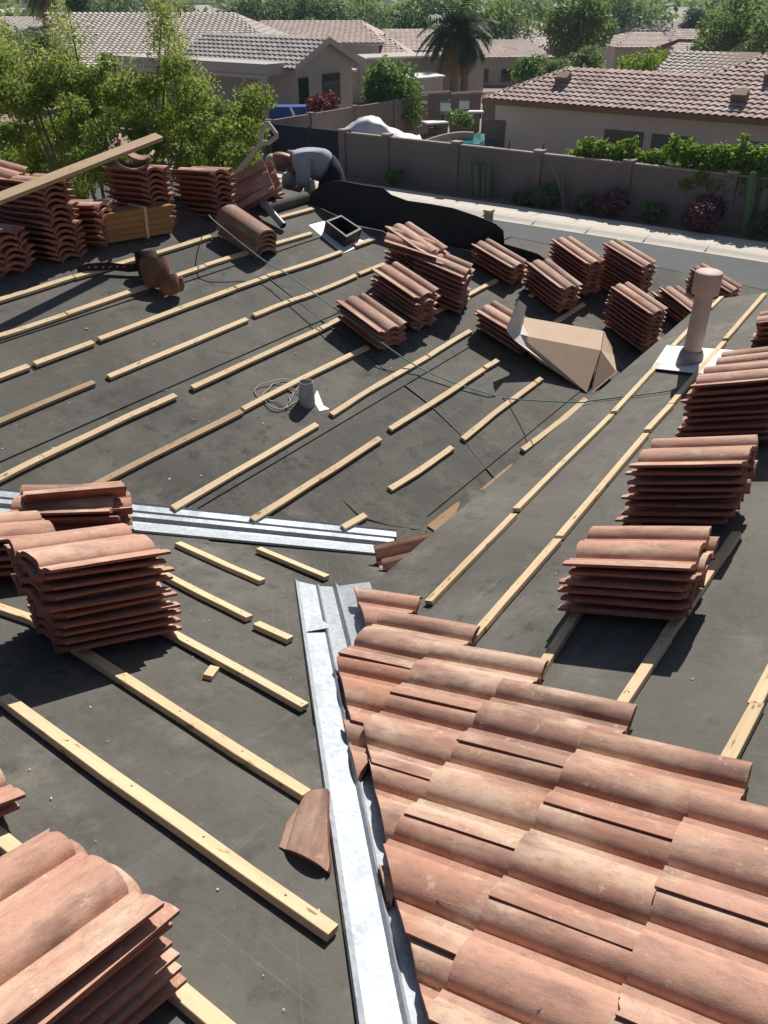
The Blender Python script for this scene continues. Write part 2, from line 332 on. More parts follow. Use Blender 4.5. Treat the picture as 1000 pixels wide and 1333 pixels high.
slD = slope('roof_slope', PD, [(5.7, 6.0), (10.17, 1.53), (10.6, 1.53), (10.6, 10.9)], (1, 0), M['blackfelt'])
slF = slope('roof_slope', PF, [(-.67, 6.0), (5.7, 6.0), (10.3, 10.6), (-2.6, 10.6), (-2.6, 6.0)], (0, 1), M['felt'])
MB().slab([pz(PC, 2.2, YE + .02, -.02), pz(PC, 7.66, YE + .02, -.02), pz(PC, 7.66, YE - .0, -.02), pz(PC, 2.2, YE - .0, -.02)], .17).obj('fascia', M['trim'], house)
def wallbox(x0, x1, y0, y1, z0, z1): MB().box(((x0 + x1) / 2, (y0 + y1) / 2, (z0 + z1) / 2), (x1 - x0, y1 - y0, z1 - z0)).obj('wall', M['stucco'], house)
def wallpoly(xy, pl, z0=0.0):
    top = [pz(pl, x, y, -.09) for x, y in xy]; n = len(xy); vs = top + [Vector((x, y, z0)) for x, y in xy]
    MB().add(vs, [tuple(range(n)), tuple(range(2 * n - 1, n - 1, -1))] + [(i, i + n, (i + 1) % n + n, (i + 1) % n) for i in range(n)]).obj('wall', M['stucco'], house)
wallpoly([(2.2, 1.6), (7.3, 1.6), (7.3, -2.9), (-2.2, -2.9)], PC)
wallpoly([(3.9, 1.85), (9.5, 1.85), (5.68, 5.9), (-.4, 5.9)], PA)
wallpoly([(9.8, 2.2), (10.1, 2.2), (10.1, 10.2), (5.8, 6.0)], PD)
wallpoly([(-2.3, 6.02), (5.68, 6.02), (9.6, 10.2), (-2.3, 10.2)], PF)
wallpoly([(1.9, 1.86), (3.4, 1.86), (-.7, 5.9), (-2.3, 5.9), (-2.3, -2.6)], PB)

# battens: nailed strips, ends read off the slope they lie on
def batten(deck, pl, p0, p1, w=.041, h=.02, m='pine', lift=.011, bend=0.0):
    a, b = on(pl, *p0, .02), on(pl, *p1, .02); a.z -= .02 - lift; b.z -= .02 - lift
    n = nrm(pl); d = (b - a); L = d.length; d.normalize(); n = (n - d * n.dot(d)).normalized(); s = n.cross(d)
    seg = 5 if L > .5 else 1; vs = []; fs = []
    wob = [0] + [rnd.uniform(-1, 1) * .002 for _ in range(seg - 1)] + [0]
    for i in range(seg + 1):
        c = Vector((L * (i / seg - .5), wob[i] + bend * math.sin(math.pi * i / seg), 0)); ww = w / 2 * (1 + rnd.uniform(-.07, .05)); e = .0018
        vs += [c + Vector((0, sgn * ww, z)) for sgn, z in ((-1, 0), (-1, h - e), (-.93, h), (.93, h), (1, h - e), (1, 0))]
    for i in range(seg):
        for k in range(6): k2 = (k + 1) % 6; fs.append((i * 6 + k, i * 6 + k2, i * 6 + 6 + k2, i * 6 + 6 + k))
    fs += [tuple(range(6)), tuple(range(seg * 6 + 5, seg * 6 - 1, -1))]
    me = mesh('batten', vs, fs, M[m]); bm = bmesh.new(); bm.from_mesh(me); bmesh.ops.recalc_face_normals(bm, faces=bm.faces); bm.to_mesh(me); bm.free()
    o = link('batten', me, deck, (a + b) / 2); o.rotation_euler = Matrix((d, s, n)).transposed().to_euler(); return o
LA = [[(-60, 409), (95, 361)], [(97, 361), (274, 308)], [(362, 284), (407, 272)],
      [(-60, 456), (85, 410)], [(87, 409), (266, 347)], [(267, 346), (405, 304)],
      [(-60, 513), (37, 477)], [(45, 474), (121, 446)], [(129, 442), (305, 376)], [(307, 375), (347, 361)], [(348, 360), (444, 328)], [(462, 320), (487, 311)],
      [(-60, 575), (122, 498)], [(141, 491), (321, 416)], [(330, 411), (390, 388)], [(391, 388), (463, 359)], [(467, 357), (500, 344)],
      [(-60, 652), (56, 595)], [(54, 596), (228, 515)], [(250, 505), (412, 431)], [(414, 430), (447, 413)],
      [(105, 641), (314, 536)], [(316, 533), (478, 452)], [(560, 409), (646, 365)],
      [(225, 662), (412, 553)], [(431, 540), (512, 490)], [(512, 490), (556, 465)], [(558, 464), (612, 431)], [(690, 385), (733, 360)],
      [(328, 677), (494, 571)], [(507, 559), (629, 481)], [(631, 479), (648, 469)], [(722, 420), (760, 396)],
      [(446, 687), (475, 671)], [(507, 637), (588, 583)], [(602, 572), (696, 499)], [(697, 498), (704, 493)],
      [(680, 586), (762, 520)]]
OLD = {0, 1, 6, 17, 21}
for i, (p, q) in enumerate(LA): batten(slA, PA, p, q, m='pine_old' if i in (12, 21) else 'pine', bend=rnd.uniform(-.008, .008))
LB = [[(4, 911), (432, 1217)], [(-20, 787), (45, 809)], [(45, 809), (398, 1037)], [(120, 771), (396, 922)], [(190, 737), (324, 806)], [(333, 814), (377, 834)],
      [(231, 709), (341, 758)], [(336, 716), (425, 753)], [(-40, 1062), (300, 1352)]]
for i, (p, q) in enumerate(LB): batten(slB, PB, p, q, w=.046, m='pine', h=.022 if i else .024, bend=rnd.uniform(-.006, .006))
LC = [[(559, 785), (670, 671)], [(673, 664), (797, 541)], [(800, 537), (858, 474)], [(876, 452), (906, 421)], [(925, 402), (940, 387)],
      [(600, 850), (628, 818)], [(628, 818), (727, 704)], [(729, 700), (842, 566)], [(843, 561), (874, 528)], [(874, 527), (943, 446)], [(945, 442), (996, 383)],
      [(690, 895), (742, 815)], [(742, 815), (812, 708)], [(812, 705), (890, 598)],
      [(800, 935), (868, 832)], [(868, 830), (960, 695)], [(955, 980), (988, 918)], [(984, 920), (1010, 868)], [(930, 1025), (955, 980)]]
for i, (p, q) in enumerate(LC): batten(slC, PC, p, q, m='pine')

def px_of(p):                                                   # picture position of a point, for placing by eye
    q = p - Vector((0, 0, H)); d = q.dot(VF); return (500 + FPX * q.dot(RGT) / d, 666.5 - FPX * q.dot(VU) / d)
for k in range(6):                                              # battens go on up the wing to the right
    y = -.25 - .341 * k
    for x0, x1 in ((2.2, 4.3), (4.33, 5.9), (5.93, 7.5)): batten(slC, PC, px_of(pz(PC, x0, y)), px_of(pz(PC, x1, y)))
# roof tile: half-roll lip (+X), full roll, half-roll underlap; head at +Y
P_, TL, TH, HR = .163, .462, .021, .041
def prof_h(ph):                                                 # one roll, phase -.5 (near) .. .5 (far)
    if ph < -.46: return .002
    if ph < -.04: q = (ph + .04) / .42; return .004 + (HR - .004) * math.sqrt(max(0, 1 - q * q))
    if ph < .30: q = (ph + .04) / .40; return .004 + (HR - .004) * math.sqrt(max(0, 1 - q * q))
    return .021 if ph < .44 else .012
def tile_cols():
    c = []
    for ph in (-.06, .02, .10, .18, .25, .298, .305, .435, .46): c.append(((ph + .06), prof_h(ph) + .0015))
    for ph in (-.5, -.465, -.445, -.40, -.33, -.24, -.14, -.04, .06, .16, .24, .298, .305, .435, .46): c.append((ph + 1.06, prof_h(ph)))
    for ph in (-.5, -.465, -.445, -.40, -.33, -.24, -.14, -.06, .0): c.append((ph + 2.06, prof_h(ph) - .003 - (.005 if ph > -.1 else 0)))
    return c
COLS = tile_cols(); TW = COLS[-1][0] * P_
def tile_mesh(seed, chip=.0, ny=3):
    r = random.Random(seed); n = len(COLS); vs = []; ys = [-.5 + k / ny for k in range(ny + 1)]
    bowl = r.uniform(-.002, .002); tw = r.uniform(-.003, .003)
    e0 = [0] * n; e1 = [0] * n
    if chip:
        for _ in range(2):
            c = r.randrange(n); w = r.uniform(1.5, 5); d = r.uniform(.2, 1) * chip; e = r.choice((e0, e1))
            for k in range(n): e[k] = max(e[k], d * max(0, 1 - abs(k - c) / w) * r.uniform(.7, 1.1))
    for lay in (0, 1):
        for y in ys:
            for k, (u, h) in enumerate(COLS):
                yy = y * TL
                if y == ys[0]: yy += e0[k] + r.uniform(0, .0015)
                if y == ys[-1]: yy -= e1[k] + r.uniform(0, .0015)
                z = h + .012 + bowl * (1 - 4 * y * y) + tw * y * (u / 2 - .5) * 2
                vs.append((TW / 2 - u * P_, yy, z - ((TH if .12 < u < 1.95 else .011) if lay else 0)))
    fs = []; ln = n * (ny + 1)
    for j in range(ny):
        for k in range(n - 1): a = j * n + k; fs.append((a, a + n, a + n + 1, a + 1))
    for j in range(ny):
        for k in range(n - 1): a = j * n + k; fs.append((a + ln, a + 1 + ln, a + n + 1 + ln, a + n + ln))
    for k in range(n - 1):
        fs.append((k, k + 1, k + 1 + ln, k + ln)); a = ny * n + k; fs.append((a, a + ln, a + 1 + ln, a + 1))
    for j in range(ny):
        a = j * n; fs.append((a, a + ln, a + n + ln, a + n)); a = j * n + n - 1; fs.append((a, a + n, a + n + ln, a + ln))
    return vs, fs
def fin(me):
    bm = bmesh.new(); bm.from_mesh(me); bmesh.ops.recalc_face_normals(bm, faces=bm.faces); bm.to_mesh(me); bm.free()
    me.shade_smooth(); me.set_sharp_from_angle(angle=math.radians(33)); return me
TILES = []
for s in range(7):
    v, f = tile_mesh(s, .006 if s < 3 else .022); me = mesh('roof_tile', v, f, [M['tile'], M['body']]); me.polygons.foreach_set('material_index', [0 if i < 3 * (len(COLS) - 1) else 1 for i in range(len(f))]); TILES.append(fin(me))  # sides and undersides: bare clay, its colour darkened to deepen the stacks' shade
def frame(head, n):                                             # matrix: Y = head, Z = n, X = Y x Z (lip side)
    y = (head - n * head.dot(n)).normalized(); x = y.cross(n); return Matrix((x, y, n)).transposed()

# ridge tile: one tapered barrel
def ridge_tile():
    vs = []; n = 13
    for lay in (0, 1):
        for y, w in ((-.5, .15), (0, .142), (.5, .134)):
            for k in range(n):
                a = math.pi * k / (n - 1); r = w - lay * .02; vs.append((r * math.cos(a), y * .44, (.11 if lay == 0 else .09) * (w / .15) * math.sin(a) ** .85))
    fs = []; L = 3 * n
    for j in range(2):
        for k in range(n - 1): a = j * n + k; fs += [(a, a + 1, a + n + 1, a + n), (a + L, a + L + n, a + L + n + 1, a + L + 1)]
    for k in range(n - 1): fs += [(k, k + L, k + 1 + L, k + 1), (2 * n + k, 2 * n + k + 1, 2 * n + k + 1 + L, 2 * n + k + L)]
    for j in range(2):
        for k in (0, n - 1): a = j * n + k; fs.append((a, a + n, a + n + L, a + L))
    return fin(mesh('ridge_tile', vs, fs, M['capc']))
RIDGE = ridge_tile()
# laid tiles on the near wing, cut along the valley
ROT = math.radians(3.2); ax = Vector((math.cos(ROT), math.sin(ROT), 0)); ay = Vector((-math.sin(ROT), math.cos(ROT), 0))
nC = nrm(PC); O2 = Vector((2.045, .727, 0))
CUTV = .335
for j in range(0, 8):
    head = O2 + ay * (-(j - 2) * .3415) + ax * (-P_ * (j - 2))       # far end of the row, at the heads
    k = 0; CUT = .575 if j == 0 else CUTV
    while True:
        c = head - ax * (TW / 2 + k * 2 * P_) + ay * (TL / 2 * math.cos(math.atan(K)))
        k += 1
        if c.x - c.y < CUT - .42: break
        if k > 9: break
        if c.y < -1.3: break
        R = frame(-ay, nC)
        R = R @ Matrix.Rotation(math.radians(-3.4 + rnd.uniform(-.4, .4)), 3, 'X') @ Matrix.Rotation(math.radians(rnd.uniform(-.8, .8)), 3, 'Z')
        loc = pz(PC, c.x, c.y) + nC * (.031 + rnd.uniform(-.002, .003)) + ax * rnd.uniform(-.004, .004) + ay * rnd.uniform(-.006, .006)
        me = TILES[rnd.randrange(7)]
        corner = min((loc + R @ Vector((sx * TW / 2, sy * TL / 2, 0)) for sx in (-1, 1) for sy in (-1, 1)), key=lambda q: q.x - q.y)
        lowest = max((loc + R @ Vector((sx * TW / 2, sy * TL / 2, 0))).y for sx in (-1, 1) for sy in (-1, 1))
        if corner.x - corner.y < CUT or lowest > YE + .06:
            bm = bmesh.new(); bm.from_mesh(me); M4 = Matrix.Translation(loc) @ R.to_4x4(); bm.transform(M4)
            def cut(co, no):
                g = bmesh.ops.bisect_plane(bm, geom=bm.verts[:] + bm.edges[:] + bm.faces[:], plane_co=co, plane_no=no, clear_inner=True)
                ed = [e for e in g['geom_cut'] if isinstance(e, bmesh.types.BMEdge)]
                if ed:
                    try: bmesh.ops.contextual_create(bm, geom=ed)
                    except Exception: pass
            jit = rnd.uniform(-.012, .012)
            cut((CUT + jit, 0, 0), Vector((1, -1 + rnd.uniform(-.06, .06), 0)).normalized())
            if lowest > YE + .06 and len(bm.verts): cut((0, YE + .055, 0), Vector((0, -1, 0)))
            if len(bm.verts) < 8: bm.free(); continue
            bm.transform(M4.inverted()); me = bpy.data.meshes.new('roof_tile'); bm.to_mesh(me); bm.free(); me.materials.append(M['tile']); me.materials.append(M['body'])
            me.shade_smooth(); me.set_sharp_from_angle(angle=math.radians(33))
        o = link('roof_tile', me, slC, loc); o.rotation_euler = R.to_euler()

# valley flashings
def flashing(pts_of, s0, s1, offs, name_parent, n=12):
    m = MB(); vs = []
    for i in range(n + 1):
        s = s0 + (s1 - s0) * i / n
        for o in offs: vs.append(pts_of(s, o))
    k = len(offs)
    m.add(vs, [(i * k + q, i * k + q + 1, (i + 1) * k + q + 1, (i + 1) * k + q) for i in range(n) for q in range(k - 1)])
    return m.obj('valley_flashing', M['galv'], name_parent)
R2 = math.sqrt(.5)
def valAB(s, o):                                               # o: (offset across, lift)
    d, h = o; c = 5.33; x = c / 2 + s * R2 + d * R2; y = c / 2 - s * R2 + d * R2
    z = max(PB[0] - K * x, PA[0] + K * y) + H
    return Vector((x, y, z + .012 + h))
flashing(valAB, -4.2, 2.4, [(-.15, .0), (-.145, .012), (-.135, .004), (-.03, .004), (-.012, .012), (0, .034), (.012, .012), (.03, .004), (.07, .004), (.076, .012), (.082, .004), (.125, .004), (.135, .012), (.14, .0)], slA)
def valBC(s, o):
    d, h = o; x = .34 / 2 + s * R2 + d * R2; y = -.34 / 2 + s * R2 - d * R2
    z = max(PB[0] - K * x, PC[0] - K * y) + H
    return Vector((x, y, z + .012 + h))
bc = [(-.155, .0), (-.15, .014), (-.135, .004), (-.055, .004), (-.045, .022), (-.035, .004), (.025, .006), (.04, .03), (.055, .006), (.13, .006), (.2, .004)]
m = MB(); vs = []; nn = 14
for i in range(nn + 1):
    for o in bc:
        s1 = 3.12 - o[0] * .35; s = -1.2 + (s1 + 1.2) * i / nn; vs.append(valBC(s, o))
kk = len(bc); m.add(vs, [(i * kk + q, i * kk + q + 1, (i + 1) * kk + q + 1, (i + 1) * kk + q) for i in range(nn) for q in range(kk - 1)])
m.obj('valley_flashing', M['galv'], slC)
m = MB(); pts = [on(PB, 400, 822, .022), on(PB, 429, 817, .035), on(PB, 427, 812, .035), on(PB, 407, 801, .03)]; m.slab(pts, .003); m.obj('flashing_tab', M['galv'], slC)
# ------------------------------------------------------------------ loose sheets and strips that belong to the roof
def patch(name, pl, px, h, mt, deck, th=.004, hs=None):
    MB().slab([on(pl, u, v, (hs[i] if hs else h)) for i, (u, v) in enumerate(px)], th).obj(name, M[mt], deck)
patch('felt_patch', PA, [(447, 651), (478, 640), (545, 632), (556, 630), (556, 691), (508, 684), (470, 673)], .02, 'felt', slA, hs=[.010, .011, .011, .011, .011, .012, .016])
patch('felt_patch', PA, [(516, 690), (554, 690), (556, 716), (516, 713)], .045, 'felt', slA)
patch('felt_patch', PB, [(516, 712), (556, 714), (548, 728), (520, 727)], .045, 'felt', slB)
patch('bare_sheathing', PA, [(556, 684), (590, 657), (598, 652), (600, 672), (572, 695)], .012, 'ply', slA)
fm = MB(); fp = [on(PA, 608, 633, .02), on(PA, 632, 640, .05), on(PA, 612, 660, .10), on(PA, 590, 676, .06), on(PA, 597, 662, .03)]
fm.slab(fp, .004); fm.obj('folded_felt', M['felt'], slA)
patch('bare_sheathing', PA, [(622, 640), (650, 616), (668, 602), (662, 614), (640, 632)], .012, 'ply', slA)
# chalk scribbles on two laid tiles
def scrib(px, h=.082, r=.0014): MB().tube([on(PC, u, v, h) for u, v in px], r, 5).obj('crayon_mark', M['mark'], slC)
scrib([(568, 1171), (600, 1183)]); scrib([(583, 1172), (584, 1156), (600, 1157), (606, 1168)]); scrib([(712, 1294), (717, 1302), (710, 1312), (700, 1315)])
# black underlay standing up along the far hip
def hip_sheet():
    edge = [(396, 262, 266), (406, 250, 269), (420, 240, 273), (440, 235, 282), (470, 240, 296), (498, 244, 302), (510, 254, 308), (530, 261, 314), (560, 265, 316), (590, 271, 322), (620, 281, 330), (645, 291, 338), (655, 300, 344), (657, 318, 350), (680, 324, 354), (700, 330, 358), (722, 346, 362)]
    vs = []; n = 6
    for i, (u, vt, vb) in enumerate(edge):
        # foot on the hip (slightly behind it), head leaning back and curling
        b = on(PA, u, vb, .0); b.z += .012
        dd = (b.dot(FWD)); t = pd(u, vt, dd + .10)
        for k in range(n + 1):
            q = k / n; p = b.lerp(t, q); p += Vector((R2, R2, 0)) * (.05 * math.sin(q * math.pi) + .015 * math.sin(i * 1.7 + q * 4)); vs.append(p)
    m = len(edge); fs = [(i * (n + 1) + k, (i + 1) * (n + 1) + k, (i + 1) * (n + 1) + k + 1, i * (n + 1) + k + 1) for i in range(m - 1) for k in range(n)]
    me = mesh('underlay_sheet', vs, fs, M['blackfelt'], True); o = link('underlay_sheet', me, slD)
    md = o.modifiers.new('thick', 'SOLIDIFY'); md.thickness = .004
hip_sheet()

# ------------------------------------------------------------------ stacks of loose tiles: every tile its own object
ORD = ['topmost', 'second', 'third', 'fourth', 'fifth', 'sixth', 'seventh', 'eighth', 'ninth', 'tenth', 'eleventh', 'twelfth', 'thirteenth', 'fourteenth']
PITCHZ = .0405
def stack(pl, pL, pR, n, where, lean=.7, yaw=0.0, shear=(0, 0), jit=.013, tilt=None, level=None, lift=.021, w=TW, pitch=PITCHZ):
    a, b = on(pl, *pL, lift), on(pl, *pR, lift); nn = level or nrm(pl); R = frame(b - a, nn)
    if yaw: R = R @ Matrix.Rotation(math.radians(yaw), 3, 'Z')
    c = (a + b) / 2 - R.col[0] * (w / 2)
    up = (nn * (1 - lean) + Vector((0, 0, 1)) * lean).normalized()
    for i in range(n):
        k = n - 1 - i
        l = c + up * (i * pitch) + R.col[0] * (rnd.uniform(-jit, jit) + shear[0] * i) + R.col[1] * (rnd.uniform(-jit, jit) * 1.6 + shear[1] * i)
        rr = R @ Matrix.Rotation(math.radians(rnd.uniform(-2.2, 2.2)), 3, 'Z') @ Matrix.Rotation(math.radians(rnd.uniform(-.9, .9)), 3, 'Y')
        if tilt: rr = rr @ Matrix.Rotation(math.radians(tilt * (i / max(1, n - 1))), 3, 'Y')
        o = link('roof_tile', TILES[rnd.randrange(7)], None, l); o.rotation_euler = rr.to_euler()
        if n == 1: tag(o, 'lone terracotta roof tile ' + where, 'roof tile', 'loose roof tiles')
        elif k == 0: tag(o, 'topmost roof tile of stack ' + where, 'roof tile', 'loose roof tiles')
        else: tag(o, ('bottom' if i == 0 else ORD[k]) + ' tile' + ('' if i == 0 else ' from the top') + ' of stack ' + where, 'roof tile', 'loose roof tiles')
    return c, R, up
def lone(loc, R, label, k=0):
    o = link('roof_tile', TILES[k], None, loc); o.rotation_euler = R.to_euler(); return tag(o, label, 'roof tile', 'loose roof tiles')
LV = Vector((.02, .06, 1)).normalized()
# near slope
stack(PB, (0, 1510), (208, 1318), 7, 'in the bottom left corner of the picture', lean=.6)
stack(PB, (108, 862), (217, 836), 10, 'left of the valley flashings on the near slope', lean=1.0)
stack(PB, (-60, 770), (100, 752), 5, 'at the left edge behind the tall near stack', lean=.9)
stack(PB, (-140, 1140), (-52, 1104), 2, 'peeking in left edge above the corner stack')
# wing on the right
stack(PC, (738, 807), (880, 819), 6, 'nearest the laid tiles on the right slope', lean=1.0)
stack(PC, (807, 691), (947, 695), 8, 'second nearest on the right slope', lean=1.0)
stack(PC, (872, 587), (1010, 582), 9, 'just below the vent pipe on the right slope', lean=1.0)
stack(PC, (919, 512), (1040, 502), 4, 'behind the vent pipe stack on the right', lean=1.0)
stack(PC, (978, 452), (1080, 440), 4, 'farthest up at the right edge of the picture', lean=1.0)
# middle slope
stack(PA, (434, 418), (488, 460), 4, 'low, beside the green rope near the metal vent', lean=.5)
stack(PA, (480, 397), (533, 434), 7, 'behind the low one by the rope', lean=.7)
stack(PA, (536, 386), (590, 410), 8, 'seen end on in the middle cluster', lean=.8)
stack(PA, (497, 352), (548, 388), 9, 'behind the middle cluster near the dark curb', lean=.8)
stack(PA, (608, 341), (661, 373), 4, 'low, in front of the black underlay', lean=.6)
stack(PA, (672, 372), (722, 412), 6, 'just behind the cardboard box', lean=.7)
stack(PA, (704, 352), (757, 390), 8, 'third from the right end of the far row', lean=.8)
stack(PA, (772, 372), (824, 404), 10, 'second from the right end of the far row', lean=.8)
stack(PA, (778, 422), (832, 462), 9, 'right of the cardboard box at the eave', lean=.8)
stack(PA, (850, 402), (884, 428), 5, 'left of the vent pipe behind the eave', lean=.7, jit=.03)
stack(PA, (886, 398), (930, 425), 9, 'directly behind the vent pipe', lean=.8)
stack(PA, (616, 430), (668, 463), 4, 'against the torn end of the cardboard box', lean=.6)
# two tiles lying across the middle cluster
c0 = on(PA, 560, 392, 0); nA = nrm(PA)
for k, (dx, dy, dz, yw, lb) in enumerate([(.02, .22, .42, -62, 'roof tile lying crosswise on top of the middle cluster'), (.03, .18, .37, -58, 'roof tile under the crosswise one on the middle cluster'), (.16, -.02, .24, -80, 'small lip sticking out right of the middle cluster, a slipped roof tile')]):
    lone(c0 + Vector((dx, dy, dz)), frame(Vector((math.cos(math.radians(yw)), math.sin(math.radians(yw)), 0)), nA), lb, k)
# ridge line at the left
def fstack(fc, n, where, yaw=0, jit=.012, lift=.02, back=0.0):   # stack whose wavy end faces the street of battens; fc = foot of that end
    a = on(PA, *fc, lift); R = frame(Vector((math.sin(math.radians(yaw)), -1, 0)), LV); c = a - R.col[1] * (TL / 2) + R.col[0] * 0
    for i in range(n):
        k = n - 1 - i; l = c + Vector((0, back * i, PITCHZ * 1.06 * i)) + R.col[0] * rnd.uniform(-jit, jit) + R.col[1] * rnd.uniform(-jit, jit)
        rr = R @ Matrix.Rotation(math.radians(rnd.uniform(-3, 3)), 3, 'Z') @ Matrix.Rotation(math.radians(rnd.uniform(-1.5, 1.5)), 3, 'Y')
        o = link('roof_tile', TILES[rnd.randrange(7)], None, l); o.rotation_euler = rr.to_euler()
        tag(o, ('topmost roof tile' if k == 0 else 'bottom tile' if i == 0 else ORD[k] + ' tile from the top') + ' of stack ' + where, 'roof tile', 'loose roof tiles')
fstack((92, 340), 13, 'tallest on the ridge, under the plank')
fstack((22, 358), 7, 'at the left edge of the ridge', jit=.03)
stack(PA, (-40, 290), (14, 305), 9, 'with pale rolls at the far left edge', lean=.9)
fstack((146, 318), 7, 'with an orange side beside the board bundle', yaw=25)
fstack((214, 300), 11, 'behind the board bundle on the ridge')
fstack((294, 284), 9, 'right of the bundle stack by the shovel')
fstack((352, 266), 5, 'beside the stooping worker', jit=.03, yaw=-15)
# ridge barrels: the tilted pile beside the curb and two upturned on the ridge
a_, b_ = on(PA, 279, 303, .02), on(PA, 334, 338, .02); nA = nrm(PA); Rr = frame(b_ - a_, nA) @ Matrix.Rotation(math.radians(-14), 3, 'Y'); cR = (a_ + b_) / 2 - Rr.col[0] * .15
for i in range(5):
    o = link('ridge_tile', RIDGE, None, cR + (nA * .6 + Vector((0, 0, .5))) * (.034 * i) + Rr.col[1] * rnd.uniform(-.015, .015)); o.rotation_euler = (Rr @ Matrix.Rotation(math.radians(rnd.uniform(-3, 3)), 3, 'Z')).to_euler()
    tag(o, ['bottom', 'fourth', 'third', 'second', 'topmost'][i] + ' ridge tile in the tilted pile beside the dark curb', 'ridge tile', 'loose ridge tiles')
q0 = on(PA, 214, 300, 0) + Vector((0, .1, .49))
for k, (dx, dy, dz, rl, lb) in enumerate([(-.02, .12, .07, 176, 'upturned dark ridge tile on the bundle stack, lower of two'), (.06, .16, .13, 150, 'upturned dark ridge tile crowning the bundle stack')]):
    o = link('ridge_tile', RIDGE, None, q0 + Vector((dx, dy, dz))); o.rotation_euler = (frame(Vector((-.65, -.74, .12)), LV) @ Matrix.Rotation(math.radians(rl), 3, 'Y') @ Matrix.Scale(.8, 3)).to_euler(); tag(o, lb, 'ridge tile', 'loose ridge tiles')
for k, (u, v, h, lb) in enumerate([(326, 270, .15, 'roof tile leaning on edge left of the worker'), (336, 268, .14, 'roof tile leaning on edge nearest the worker')]):
    lone(on(PA, u, v, 0) + Vector((0, 0, h)), frame(Vector((.5, -.8, .6)), Vector((-.75, -.2, .6)).normalized()), lb, k)
# jumbled pile behind the near stack on the valley
J = [(104, 706, .02, -42, 4, 0), (112, 704, .055, -36, -5, 1), (102, 702, .09, -46, 7, 2), (116, 698, .125, -38, 3, 3), (96, 700, .16, -48, -6, 4), (110, 694, .19, -34, 12, 5)]
JL = ['lowest', 'second lowest', 'third lowest', 'fourth lowest', 'second highest', 'uppermost']
for (u, v, h, yw, tl, k), lb in zip(J, JL):
    c = on(PB, u, v, 0) + Vector((0, 0, h + .02)); a = math.radians(yw); lone(c, frame(Vector((math.cos(a), math.sin(a), -.22)), Vector((.2, .1, 1)).normalized()) @ Matrix.Rotation(math.radians(-tl), 3, 'Y'), lb + ' tile in the slumped dark pile on the valley flashing', k)
# two tiles tucked under the eave where the flashings meet
Rv = frame(Vector((.86, -.5, -.1)), Vector((-.45, -.45, .75)).normalized())
lone(on(PB, 548, 738, .03), Rv, 'dark red roof tile on edge under the eave where flashings meet', 1)
lone(on(PB, 546, 750, .0) + Vector((0.02, -.05, -.02)), Rv, 'roof tile behind the dark red one under the eave', 4)
# broken tile piece near the valley
bm = bmesh.new(); bm.from_mesh(TILES[2])
for co, no in (((-.115, -.1, 0), (1, -.42, 0)), ((.075, -.1, 0), (-1, -.25, 0)), ((0, -.1, 0), (.3, 1, 0)), ((.0, .09, 0), (.2, -1, 0))):
    g = bmesh.ops.bisect_plane(bm, geom=bm.verts[:] + bm.edges[:] + bm.faces[:], plane_co=co, plane_no=Vector(no).normalized(), clear_inner=True)
    ed = [e for e in g['geom_cut'] if isinstance(e, bmesh.types.BMEdge)]
    try: bmesh.ops.contextual_create(bm, geom=ed)
    except Exception: pass
cc = sum((v.co for v in bm.verts), Vector()) / len(bm.verts)
for v in bm.verts: v.co -= cc
me = bpy.data.meshes.new('broken_tile'); bm.to_mesh(me); bm.free(); me.materials.append(M['tile']); me.materials.append(M['body']); me.shade_smooth(); me.set_sharp_from_angle(angle=math.radians(33))
bt = link('broken_tile', me, None, on(PB, 398, 1088, .045)); bt.rotation_euler = frame(Vector((.8, .35, .2)), Vector((-.25, .15, .95)).normalized()).to_euler()
tag(bt, 'broken shard of terracotta tile lying beside the valley flashing', 'broken tile')
bl = MB().box((0, 0, 0), (.075, .036, .02)).mesh('wood_block', M['pine']); o = link('wood_block', bl, None, on(PB, 275, 876, .02)); o.rotation_euler = frame(Vector((.45, -.9, 0)), nrm(PB)).to_euler()
tag(o, 'small offcut wood block lying against a near batten', 'wood block')

# ------------------------------------------------------------------ vents, curb, box, tools
t = thing('vent_pipe', 'tan capped vent pipe on a white flashing on the right slope', 'vent pipe', on(PC, 897, 476, 0))
b0 = t.location.copy()
fl = [on(PC, 848, 479, .03), on(PC, 868, 449, .03), on(PC, 958, 456, .03), on(PC, 940, 489, .03)]
MB().slab(fl, .004).obj('flashing', M['white'], t)
MB().lathe([(.10, -.08), (.09, .04), (.08, .10), (.07, .12)], b0, 24).obj('collar', M['steel'], t, True)
pp = MB().lathe([(.062, 0), (.06, .58), (.0, .58)], b0, 24); pp.obj('pipe', M['pipe'], t, True)
MB().lathe([(.06, .52), (.086, .522), (.09, .53), (.09, .655), (.087, .668), (.075, .675), (0, .678)], b0, 24).obj('cap', M['pipe'], t, True)
t = thing('metal_vent', 'short open zinc vent tube on the middle slope beside wire coil', 'vent', on(PA, 400, 526, 0)); b0 = t.location.copy()
MB().lathe([(.058, -.02), (.05, .14), (.046, .165), (.043, .165), (.047, .13), (.05, .02)], b0, 24).obj('tube', M['vent'], t, True, 60)
patch_v = MB().slab([on(PA, 408, 520, .012), on(PA, 413, 508, .012), on(PA, 421, 528, .012), on(PA, 429, 532, .012), on(PA, 416, 535, .012)], .003); patch_v.obj('flashing', M['white'], t)
cw = MB(); cx = on(PA, 365, 515, .012); pts = []
for k in range(60):
    a = k / 59 * 4.6 * math.pi; r = .17 - .11 * (k / 59) + .02 * math.sin(k * .9); x = cx.x + r * math.cos(a) * 1.1; y = cx.y + r * math.sin(a) * .9; pts.append(pz(PA, x, y, .012 + .012 * abs(math.sin(a * 1.3))))
